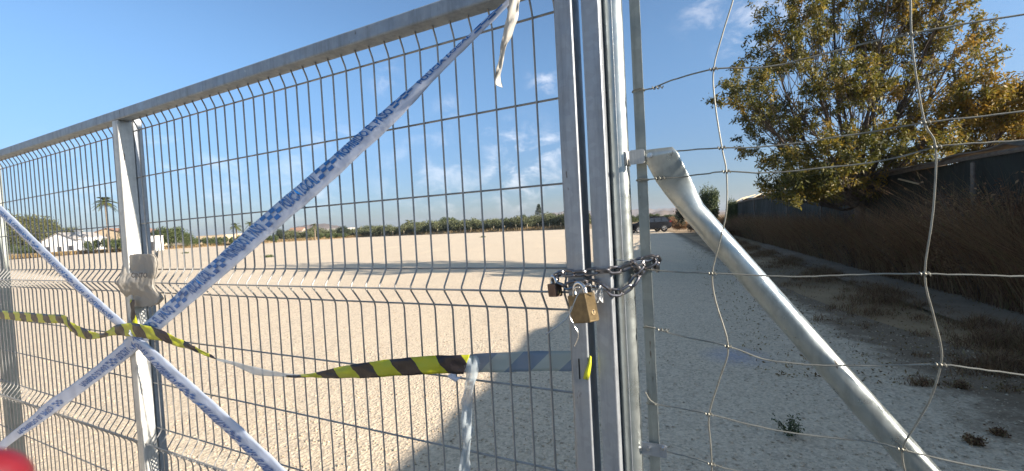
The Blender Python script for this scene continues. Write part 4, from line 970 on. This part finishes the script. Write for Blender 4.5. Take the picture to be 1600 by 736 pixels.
# clear plastic scrap beside the big padlock
m, nt_, b_ = nm('clear_plastic'); b_.inputs['Base Color'].default_value = (.8, .82, .82, 1); b_.inputs['Roughness'].default_value = .22
tr = nt_.nodes.new('ShaderNodeBsdfTransparent'); mx = nt_.nodes.new('ShaderNodeMixShader'); mx.inputs[0].default_value = .38
nt_.links.new(tr.outputs[0], mx.inputs[1]); nt_.links.new(b_.outputs[0], mx.inputs[2]); nt_.links.new(mx.outputs[0], nt_.nodes['Material Output'].inputs[0])
bump(nt_, b_, noise(nt_, 40, 4), .8, .02); M['clear'] = m
V = []; F = []
for i in range(7):
    for j in range(5): V.append(Gp(930+j*3.2+random.uniform(-1, 1), 445+i*4.6+random.uniform(-1.2, 1.2), .062+random.uniform(-.006, .006)))
for i in range(6):
    for j in range(4): F.append((i*5+j, i*5+j+1, (i+1)*5+j+1, (i+1)*5+j))
o = mesh('plastic_scrap', V, F, M['clear']); o.modifiers.new('t', 'SOLIDIFY').thickness = .0003; tag(o, 'crumpled clear plastic scrap beside the large padlock', 'plastic')

# ------------------------------------------------------------------ tapes
def tapemat(name, col, trans, alpha=1.0, rough=.35):
    m, nt, b = nm(name); c = ramp(nt, noise(nt, 9, 4), [(.3, tuple(x*.93 for x in col)), (.7, col)]); nt.links.new(c, b.inputs['Base Color']); b.inputs['Roughness'].default_value = rough
    bump(nt, b, noise(nt, 24, 4, .6), .35, .006)
    tr = nt.nodes.new('ShaderNodeBsdfTranslucent'); nt.links.new(c, tr.inputs[0]); mx = nt.nodes.new('ShaderNodeMixShader'); mx.inputs[0].default_value = trans
    nt.links.new(b.outputs[0], mx.inputs[1]); nt.links.new(tr.outputs[0], mx.inputs[2]); out = mx.outputs[0]
    if alpha < 1:
        tp = nt.nodes.new('ShaderNodeBsdfTransparent'); m2 = nt.nodes.new('ShaderNodeMixShader'); m2.inputs[0].default_value = alpha
        nt.links.new(tp.outputs[0], m2.inputs[1]); nt.links.new(out, m2.inputs[2]); out = m2.outputs[0]
    nt.links.new(out, nt.nodes['Material Output'].inputs[0]); return m
M['tape'] = tapemat('white_tape', (.70, .76, .88), .35)
M['tapeback'] = tapemat('thin_clear_tape', (.62, .68, .70), .3, .55)
M['tornwhite'] = tapemat('torn_white_tape', (.82, .78, .70), .45)
M['ink'] = plain('blue_ink', (.004, .115, .38), .45, 0, .25, 25)
M['bagm'] = tapemat('grey_bag', (.46, .42, .36), .3, .97, .55)
M['bagink'] = plain('bag_ink', (.10, .085, .075), .6)
def hazmat(name, c1, c2, alpha=1, period=.165, slant=.9):
    m, nt, b = nm(name); uv = nt.nodes.new('ShaderNodeUVMap'); sp = nt.nodes.new('ShaderNodeSeparateXYZ'); nt.links.new(uv.outputs[0], sp.inputs[0])
    ad = nt.nodes.new('ShaderNodeMath'); ad.operation = 'MULTIPLY_ADD'; ad.inputs[1].default_value = -slant; nt.links.new(sp.outputs[1], ad.inputs[0]); nt.links.new(sp.outputs[0], ad.inputs[2])
    dv = nt.nodes.new('ShaderNodeMath'); dv.operation = 'DIVIDE'; dv.inputs[1].default_value = period; nt.links.new(ad.outputs[0], dv.inputs[0])
    fr = nt.nodes.new('ShaderNodeMath'); fr.operation = 'FRACT'; nt.links.new(dv.outputs[0], fr.inputs[0])
    gt = nt.nodes.new('ShaderNodeMath'); gt.operation = 'GREATER_THAN'; gt.inputs[1].default_value = .5; nt.links.new(fr.outputs[0], gt.inputs[0])
    c = mixn(nt, gt.outputs[0], c1, c2); nt.links.new(c, b.inputs['Base Color']); b.inputs['Roughness'].default_value = .32
    bump(nt, b, noise(nt, 30, 4, .6), .5, .008)
    tr = nt.nodes.new('ShaderNodeBsdfTranslucent'); nt.links.new(c, tr.inputs[0]); mx = nt.nodes.new('ShaderNodeMixShader'); mx.inputs[0].default_value = .25
    nt.links.new(b.outputs[0], mx.inputs[1]); nt.links.new(tr.outputs[0], mx.inputs[2]); out = mx.outputs[0]
    if alpha < 1:
        tp = nt.nodes.new('ShaderNodeBsdfTransparent'); m2 = nt.nodes.new('ShaderNodeMixShader'); m2.inputs[0].default_value = alpha
        nt.links.new(tp.outputs[0], m2.inputs[1]); nt.links.new(out, m2.inputs[2]); out = m2.outputs[0]
    nt.links.new(out, nt.nodes['Material Output'].inputs[0]); return m
M['hazard'] = hazmat('hazard_stripes', (.035, .028, .032), (.60, .60, .03))
M['hazard2'] = hazmat('hazard_stripes_wide', (.035, .028, .032), (.60, .60, .03), 1, .155, 1.0)
M['hazback'] = hazmat('hazard_reverse', (.25, .33, .42), (.50, .56, .53), .82, .150, -1.1)
class Ribbon:
    def __init__(s, U, Lw, o, sub=8, nv=6, crump=.0015, seed=1, arch=.0):
        r = random.Random(seed); m = min(len(U), len(Lw))
        oo = o if isinstance(o, list) else [o]*m
        Us = catmull([(u[0], u[1], q) for u, q in zip(U, oo)], sub); Ls = catmull([(u[0], u[1], q) for u, q in zip(Lw, oo)], sub)
        s.P = []; s.u = [0]; ph = [r.uniform(0, 6.28) for _ in range(6)]
        A = [Gp(a[0], a[1], a[2]) for a in Us]; B = [Gp(a[0], a[1], a[2]) for a in Ls]; s.mid = [(a+b)/2 for a, b in zip(A, B)]
        for i in range(1, len(A)): s.u.append(s.u[-1]+(s.mid[i]-s.mid[i-1]).length)
        for i in range(len(A)):
            row = []
            for j in range(nv+1):
                v = j/nv; p = B[i].lerp(A[i], v); uu = s.u[i]
                d = crump*(math.sin(uu*38+v*5+ph[0])+.7*math.sin(uu*71-v*9+ph[1])+.5*math.sin(uu*130+v*14+ph[2]))+arch*math.sin(v*math.pi)
                row.append(p+n*d)
            s.P.append(row)
        s.nv = nv
    def at(s, u, v, off=0):
        import bisect
        i = min(max(bisect.bisect_right(s.u, u)-1, 0), len(s.u)-2); f = (u-s.u[i])/(s.u[i+1]-s.u[i]); j = min(int(v*s.nv), s.nv-1); gg = v*s.nv-j
        a = s.P[i][j].lerp(s.P[i][j+1], gg); b = s.P[i+1][j].lerp(s.P[i+1][j+1], gg); return a.lerp(b, f)+n*off
    def upx(s, px, py, o=.06):
        q = Gp(px, py, o); k = min(range(len(s.mid)), key=lambda i: (s.mid[i]-q).length); 
        j = min(max(k, 1), len(s.mid)-2); t = (s.mid[j+1]-s.mid[j-1]); L_ = t.length; return s.u[j]+(q-s.mid[j]).dot(t/L_)
    def build(s, name, mat, parent=None, thick=.0005):
        V = [p for row in s.P for p in row]; k = s.nv+1; F = [(i*k+j, i*k+j+1, (i+1)*k+j+1, (i+1)*k+j) for i in range(len(s.P)-1) for j in range(s.nv)]
        o = mesh(name, V, F, mat, parent, smooth=True); uvl = o.data.uv_layers.new(name='UVMap'); wd = [(row[-1]-row[0]).length for row in s.P]
        for pl in o.data.polygons:
            for li, vi in zip(pl.loop_indices, pl.vertices):
                i, j = divmod(vi, k); uvl.data[li].uv = (s.u[i], (j/s.nv-.5)*max(wd[i], .03))
        md = o.modifiers.new('t', 'SOLIDIFY'); md.thickness = thick; md.offset = 0; return o
TM = {}
def textverts(body):
    if body in TM: return TM[body]
    cu = bpy.data.curves.new('txt', 'FONT'); cu.body = body; cu.offset = .030; cu.resolution_u = 3; cu.space_character = 1.02
    ob = bpy.data.objects.new('txt', cu); C.objects.link(ob); bpy.context.view_layer.update()
    me = bpy.data.meshes.new_from_object(ob.evaluated_get(bpy.context.evaluated_depsgraph_get()))
    V = np.array([tuple(v.co) for v in me.vertices]); F = [tuple(p.vertices) for p in me.polygons]
    bpy.data.objects.remove(ob); bpy.data.meshes.remove(me)
    V[:, 0] -= V[:, 0].min(); V[:, 0] /= V[:, 0].max(); V[:, 1] -= V[:, 1].min(); V[:, 1] /= V[:, 1].max(); TM[body] = (V, F); return V, F
def print_on(rb, items, par, off=.0028):
    for (body, u0, u1, v0, v1, flip) in items:
        b = MB()
        if body == '#':
            for i in range(4):
                for j in range(3):
                    if (i+j) % 2: continue
                    a0, a1 = i/4, (i+1)/4; b0, b1 = j/3, (j+1)/3
                    b.add([rb.at(u0+(u1-u0)*(x+.10*(y-.5)), v0+(v1-v0)*y, off) for x, y in ((a0, b0), (a1, b0), (a1, b1), (a0, b1))], [(0, 1, 2, 3)])
            b.build('checker_mark', M['ink'], par); continue
        V, F = textverts(body); q = []
        for x, y, _ in V:
            if flip: x, y = 1-x, 1-y
            uu = u0+(u1-u0)*(x+.006*math.sin(y*9+x*40)); vv = v0+(v1-v0)*(y+.05*math.sin(x*31))
            q.append(rb.at(uu, min(max(vv, .01), .99), off))
        b.add(q, F); b.build('printed_text', M['ink'], par)
PL, PR = 'POLICIA LOCAL', 'PROHIBIDO EL PASO'
A_U = [(192,533),(205,522),(230,501),(290,446),(344,397),(413,334),(481,276),(540,226),(591,180),(644,134),(700,84),(745,42),(783,8),(803,-12)]
A_L = [(208,552),(222,540),(253,513),(310,465),(375,409),(440,352),(505,296),(565,240),(620,189),(665,140),(710,93),(755,49),(795,8),(812,-10)]
ra = Ribbon(A_U, A_L, [.062]*4+[.064]*6+[.062]*4, 10, 6, .0008, 1, .004)
to = ra.build('police_tape', M['tape']); tag(to, 'longest white police tape, running from the top rail down to the wrapped post', 'police tape')
def uA(px): 
    pxs = [(a[0]+b[0])/2 for a, b in zip(A_U, A_L)]; pys = [(a[1]+b[1])/2 for a, b in zip(A_U, A_L)]; return ra.upx(px, float(np.interp(px, pxs, pys)))
print_on(ra, [(PR, uA(212), uA(272), .22, .86, 0), ('#', uA(276), uA(298), .26, .93, 0), (PL, uA(300), uA(334), .28, .93, 0), ('#', uA(337), uA(358), .28, .95, 0), (PR, uA(360), uA(415), .30, .95, 0), ('#', uA(419), uA(446), .28, .95, 0),
   (PL, uA(449), uA(500), .34, .96, 0), ('#', uA(503), uA(533), .38, .97, 0), (PR, uA(535), uA(618), .45, .98, 0), ('#', uA(622), uA(652), .52, .97, 0), (PL, uA(660), uA(738), .45, .95, 0), ('#', uA(744), uA(788), .3, .9, 0)], to)
B_U = [(-40,288),(-20,305),(4,323),(60,377),(125,440),(160,472),(205,512)]; B_L = [(-46,302),(-25,318),(-2,336),(52,388),(108,443),(150,482),(192,518)]
rb_ = Ribbon(B_L, B_U, .066, 10, 6, .0008, 2, .004); to = rb_.build('police_tape', M['tape']); tag(to, 'police tape from the left edge down to the knot on the post', 'police tape')
def uB(px): return rb_.upx(px, float(np.interp(px, [-43, -22, 1, 56, 116, 155, 198], [295, 311, 330, 382, 441, 477, 515])))
print_on(rb_, [(PR, uB(4), uB(52), .3, .72, 1), ('#', uB(55), uB(68), .3, .75, 0), (PL, uB(70), uB(104), .3, .72, 1), ('#', uB(106), uB(119), .3, .75, 0), (PR, uB(121), uB(180), .3, .72, 1)], to)
D_U = [(207,516),(215,524),(245,549),(281,581),(320,615),(362,653),(402,691),(442,729),(475,762)]; D_L = [(193,522),(201,530),(226,556),(250,582),(285,613),(325,650),(366,688),(406,729),(440,765)]
rd = Ribbon(D_L, D_U, .064, 10, 6, .0008, 3, .004); to = rd.build('police_tape', M['tape']); tag(to, 'police tape from the knot on the post to the bottom edge, right side', 'police tape')
def uD(px): return rd.upx(px, float(np.interp(px, [200, 208, 235, 265, 302, 343, 384, 424], [519, 527, 552, 581, 614, 651, 690, 729])))
print_on(rd, [(PR, uD(218), uD(292), .46, .94, 1), ('#', uD(296), uD(314), .46, .95, 0), (PL, uD(318), uD(362), .46, .94, 1), ('#', uD(367), uD(386), .46, .95, 0), (PR, uD(390), uD(470), .46, .94, 1)], to)
C_U = [(206,523),(199,530),(168,556),(141,579),(105,606),(72,629),(44,655),(16,677),(-20,708)]; C_L = [(222,540),(217,546),(188,569),(161,589),(125,616),(92,641),(60,664),(26,687),(-10,716)]
rc = Ribbon(C_L[::-1], C_U[::-1], .060, 10, 6, .0010, 4, .003); to = rc.build('police_tape', M['tape']); tag(to, 'police tape from the knot on the post to the lower left corner', 'police tape')
def uC(px): return rc.upx(px, float(np.interp(px, [-15, 21, 52, 82, 115, 151, 178, 208], [712, 682, 660, 635, 611, 584, 562, 538])))
b_items = [(PR, uC(30), uC(82), .35, .8, 0), ('#', uC(86), uC(97), .35, .8, 0), (PR, uC(128), uC(168), .35, .8, 0), ('#', uC(170), uC(182), .3, .85, 0), (PL, uC(184), uC(212), .35, .85, 0)]
print_on(rc, b_items, to)
# hazard tapes
h1T = [(-30,482),(0,485),(40,488),(75,491),(100,492),(106,499),(120,508),(133,514),(155,521),(168,517),(181,508),(209,505),(241,512),(262,520),(281,530),(306,542),(338,560)]
h1B = [(-30,495),(0,498),(40,502),(75,505),(100,506),(112,519),(124,526),(135,530),(153,529),(168,526),(179,524),(209,526),(247,532),(262,536),(277,541),(304,549),(337,562)]
hz = Ribbon(h1B, h1T, [.04,.045,.05,.055,.06,.068,.07,.07,.07,.072,.076,.080,.076,.066,.06,.058,.056], 8, 5, .002, 6); oh = hz.build('hazard_tape', M['hazard']); tag(oh, 'black and yellow hazard tape twisting across the wrapped post at the left', 'hazard tape')
cT = [(337,559),(355,563),(370,566),(400,574),(430,580),(452,584),(482,586)]; cB = [(337,562),(355,568),(370,573),(400,586),(430,588),(452,589),(484,589)]
clr = Ribbon(cB, cT, [.056]*7, 8, 4, .001, 7).build('clear_length', M['tapeback'], oh)
h2T = [(448,586),(483,584),(532,573),(581,565),(643,558),(699,555),(734,554)]; h2B = [(448,590),(483,590),(532,591),(581,590),(643,586),(692,584),(725,584)]
h2 = Ribbon(h2B, h2T, [.056,.056,.057,.058,.058,.056,.050], 10, 6, .002, 8, .003); oh2 = h2.build('hazard_tape', M['hazard2']); tag(oh2, 'wide flat black and yellow hazard tape across the middle of the gate', 'hazard tape')
h3T = [(726,555),(755,552),(777,551),(830,549),(890,548),(905,548)]; h3B = [(726,582),(755,582),(777,582),(830,580),(890,580),(905,580)]
h3 = Ribbon(h3B, h3T, [-.012]*6, 8, 5, .0015, 9).build('reverse_side', M['hazback'], oh2)
hT = [(727,558),(727,570),(725,602),(722,640),(722,678),(719,736),(718,770)]; hB = [(744,556),(747,572),(742,602),(738,640),(736,678),(735,736),(735,770)]
h4 = Ribbon(hT, hB, [.04,.046,.048,.042,.045,.04,.04], 8, 5, .005, 10).build('hanging_tape', M['tapeback']); tag(h4, 'translucent strip of tape hanging down from the end of the hazard stripes', 'tape')
o = Ribbon([(706,583),(700,588),(712,597)], [(712,583),(714,590),(724,586)], .052, 4, 3, .001, 11).build('torn_flap', M['tape'], oh2)
wT = [(799,-14),(797,2),(790,30),(784,60),(780,90),(777,112),(775,124),(773,134)]; wB = [(815,-14),(811,2),(808,30),(799,55),(791,80),(785,105),(780,120),(784,136)]
wt = Ribbon(wT, wB, [.07,.07,.066,.064,.060,.056,.052,.05], 8, 6, .004, 12, .006).build('torn_tape', M['tornwhite']); tag(wt, 'torn cream white tape end hanging from the top rail', 'tape')
# knot
V = []; F = []; c0 = Gp(207, 520, .075)
rr = random.Random(8)
for i in range(9):
    for j in range(12):
        a = 6.283*j/12; e = -math.pi/2+math.pi*i/8; q = .020*(1+.25*rr.uniform(-1, 1)); V.append(c0+g*math.cos(a)*math.cos(e)*q*1.1+Vector((0, 0, math.sin(a)*math.cos(e)*q*.8))+n*math.sin(e)*q*.5)
for i in range(8):
    for j in range(12): F.append((i*12+j, i*12+(j+1) % 12, (i+1)*12+(j+1) % 12, (i+1)*12+j))
kn = mesh('tape_knot', V, F, M['tape']); tag(kn, 'crumpled knot where the police tapes cross on the gate post', 'tape')
# yellow strip hanging under the bag
yk = Ribbon([(203,468),(205,490),(207,512)], [(210,468),(212,490),(214,512)], .062, 4, 3, .002, 14).build('hazard_end', M['hazard'], oh)

# ------------------------------------------------------------------ bag round the post
bag = thing('plastic_bag', 'crumpled grey plastic bag with faded lettering wrapped round the gate post', 'bag', G(s_mid0+.02, .02, Zg(215, 440, .05)))
sc_ = s_mid0+.024
def Ob(px, py):
    d = ray(px, py); q = G(sc_, 0, 0)-CAM; t = q.dot(g)/d.dot(g); p = CAM+d*t; return (p-P0).dot(n), p.z
LV = [(397,200,240),(401,198,243),(411,197,246),(425,195,244),(434,190,241),(443,186,239),(452,190,241),(461,196,252),(468,203,254),(475,214,247),(479,222,238)]
V = []; F = []; rr = random.Random(4); FACE = {}
for i, (py, xl, xr) in enumerate(LV):
    oL, zL_ = Ob(xl, py); sR = S(xr, py, .046); zR_ = Gp(xr, py, .046).z; sF = sc_
    ctl = [(sF+.055, .004, zL_), (sF+.052, max(oL-.012, .03), zL_), (sF+.012, oL, zL_), (sF-.030, oL-.010, zL_*.8+zR_*.2), (sF*.45+sR*.55, (oL-.010+.053)/2, (zL_+zR_)/2), (sR+.012, .053, zR_), (sR, .047, zR_), (sR+.012, .0425, zR_), (sF-.012, .0415, (zL_+zR_)/2)]
    FACE[py] = ((sF-.01, oL-.002), (sR, .050)); m_ = len(ctl); loop = catmull(ctl[-1:]+ctl+ctl[:2], 4)[4:4+4*m_]; kk = len(loop)
    for j, p in enumerate(loop):
        cr_ = .0020*math.sin(j*.9+i*1.7)*math.sin(i*.9+j*.25)+rr.uniform(-.0012, .0012) if 4 < j < 26 else 0
        V.append(G(p[0], p[1]+cr_, p[2]+rr.uniform(-.0015, .0015)))
for i in range(len(LV)-1):
    for j in range(kk): F.append((i*kk+j, i*kk+(j+1) % kk, (i+1)*kk+(j+1) % kk, (i+1)*kk+j))
o = fixn(mesh('bag_film', V, F, M['bagm'], bag, smooth=True)); sd = o.modifiers.new('s', 'SUBSURF'); sd.levels = 2; sd.render_levels = 2
tx_ = bpy.data.textures.new('crumple', 'CLOUDS'); tx_.noise_scale = .022; tx_.noise_depth = 3; dm_ = o.modifiers.new('d', 'DISPLACE'); dm_.texture = tx_; dm_.texture_coords = 'GLOBAL'; dm_.strength = .010; dm_.mid_level = .62
film = o
# upright torn corner
tc_ = MB(); tc_.add([Gp(x_, y_, .018+.006*(k_ % 2)) for k_, (x_, y_) in enumerate(((236, 404), (246, 410), (246, 392), (249, 380), (241, 398)))], [(0, 1, 4), (1, 2, 4), (1, 3, 2)]); o = tc_.build('torn_corner', M['bagm'], bag); o.modifiers.new('t', 'SOLIDIFY').thickness = .0004
def bag_print(body, x0, x1, y0, y1):
    Vt, Ft = textverts(body); q = []
    for x, y, _ in Vt:
        px = x0+(x1-x0)*x; py = y1+(y0-y1)*y
        (s1, o1), (s2, o2) = FACE[425]; A_ = G(s1, o1, 0); B_ = G(s2, o2, 0); tn = (B_-A_); fn = Vector((tn.y, -tn.x, 0)).normalized(); fn = fn if fn.dot(n) > 0 else -fn
        d = ray(px, py); t = ((A_+fn*.0175-CAM).dot(fn))/d.dot(fn); q.append(CAM+d*t)
    b = MB(); b.add(q, Ft); return b.build('printed_text', M['bagink'], film)
bag_print('CINTO', 205, 230, 426, 434)

# ------------------------------------------------------------------ blurred fingertip at the corner of the lens
m, nt_, b_ = nm('skin_red'); b_.inputs['Base Color'].default_value = (.62, .045, .06, 1); b_.inputs['Roughness'].default_value = .5
b_.inputs['Subsurface Weight'].default_value = .1; b_.inputs['Subsurface Radius'].default_value = (.01, .003, .002); b_.inputs['Subsurface Scale'].default_value = .3
nt_.links.new(ramp(nt_, noise(nt_, 120, 4), [(.3, (.13, .005, .010)), (.7, (.21, .012, .020))]), b_.inputs['Base Color']); M['skin'] = m
dist = .145; fc = CAM+ray(-50, 782).normalized()*dist; ax = (-Rv*.75-Uv*.65+Fv*-.1).normalized(); V = []; F = []; kk = 24; e1 = ax.cross(Fv).normalized(); e2 = ax.cross(e1)
prof = [(-.0105, 0.0004), (-.0100, .0028), (-.0085, .0052), (-.006, .0072), (-.002, .0085), (.004, .0090), (.012, .0092), (.018, .0088), (.028, .0080), (.033, .0060), (.035, .0020)]
for u, r_ in prof:
    for j in range(kk):
        a = 6.283*j/kk; V.append(fc+ax*u+e1*math.cos(a)*r_+e2*math.sin(a)*r_*.88)
for i in range(len(prof)-1):
    for j in range(kk): F.append((i*kk+j, i*kk+(j+1) % kk, (i+1)*kk+(j+1) % kk, (i+1)*kk+j))
F += [tuple(range(kk)), tuple((len(prof)-1)*kk+j for j in range(kk))]
tag(fixn(mesh('fingertip', V, F, M['skin'], smooth=True)), 'blurred red fingertip reaching into the lower left corner close to the lens', 'finger')

# ------------------------------------------------------------------ the air
hz_ = MB(); hz_.box((-2590, -290, -1.2), (2590, 2590, 60)); ho = fixn(hz_.build('haze', None)); tag(ho, kind='stuff')
m = bpy.data.materials.new('air'); m.use_nodes = True; nt_ = m.node_tree; nt_.nodes.clear(); out = nt_.nodes.new('ShaderNodeOutputMaterial'); pv = nt_.nodes.new('ShaderNodeVolumePrincipled')
pv.inputs['Color'].default_value = (.80, .88, 1, 1); pv.inputs['Density'].default_value = .00022; pv.inputs['Anisotropy'].default_value = .3
nt_.links.new(pv.outputs[0], out.inputs['Volume']); ho.data.materials.clear(); ho.data.materials.append(m)
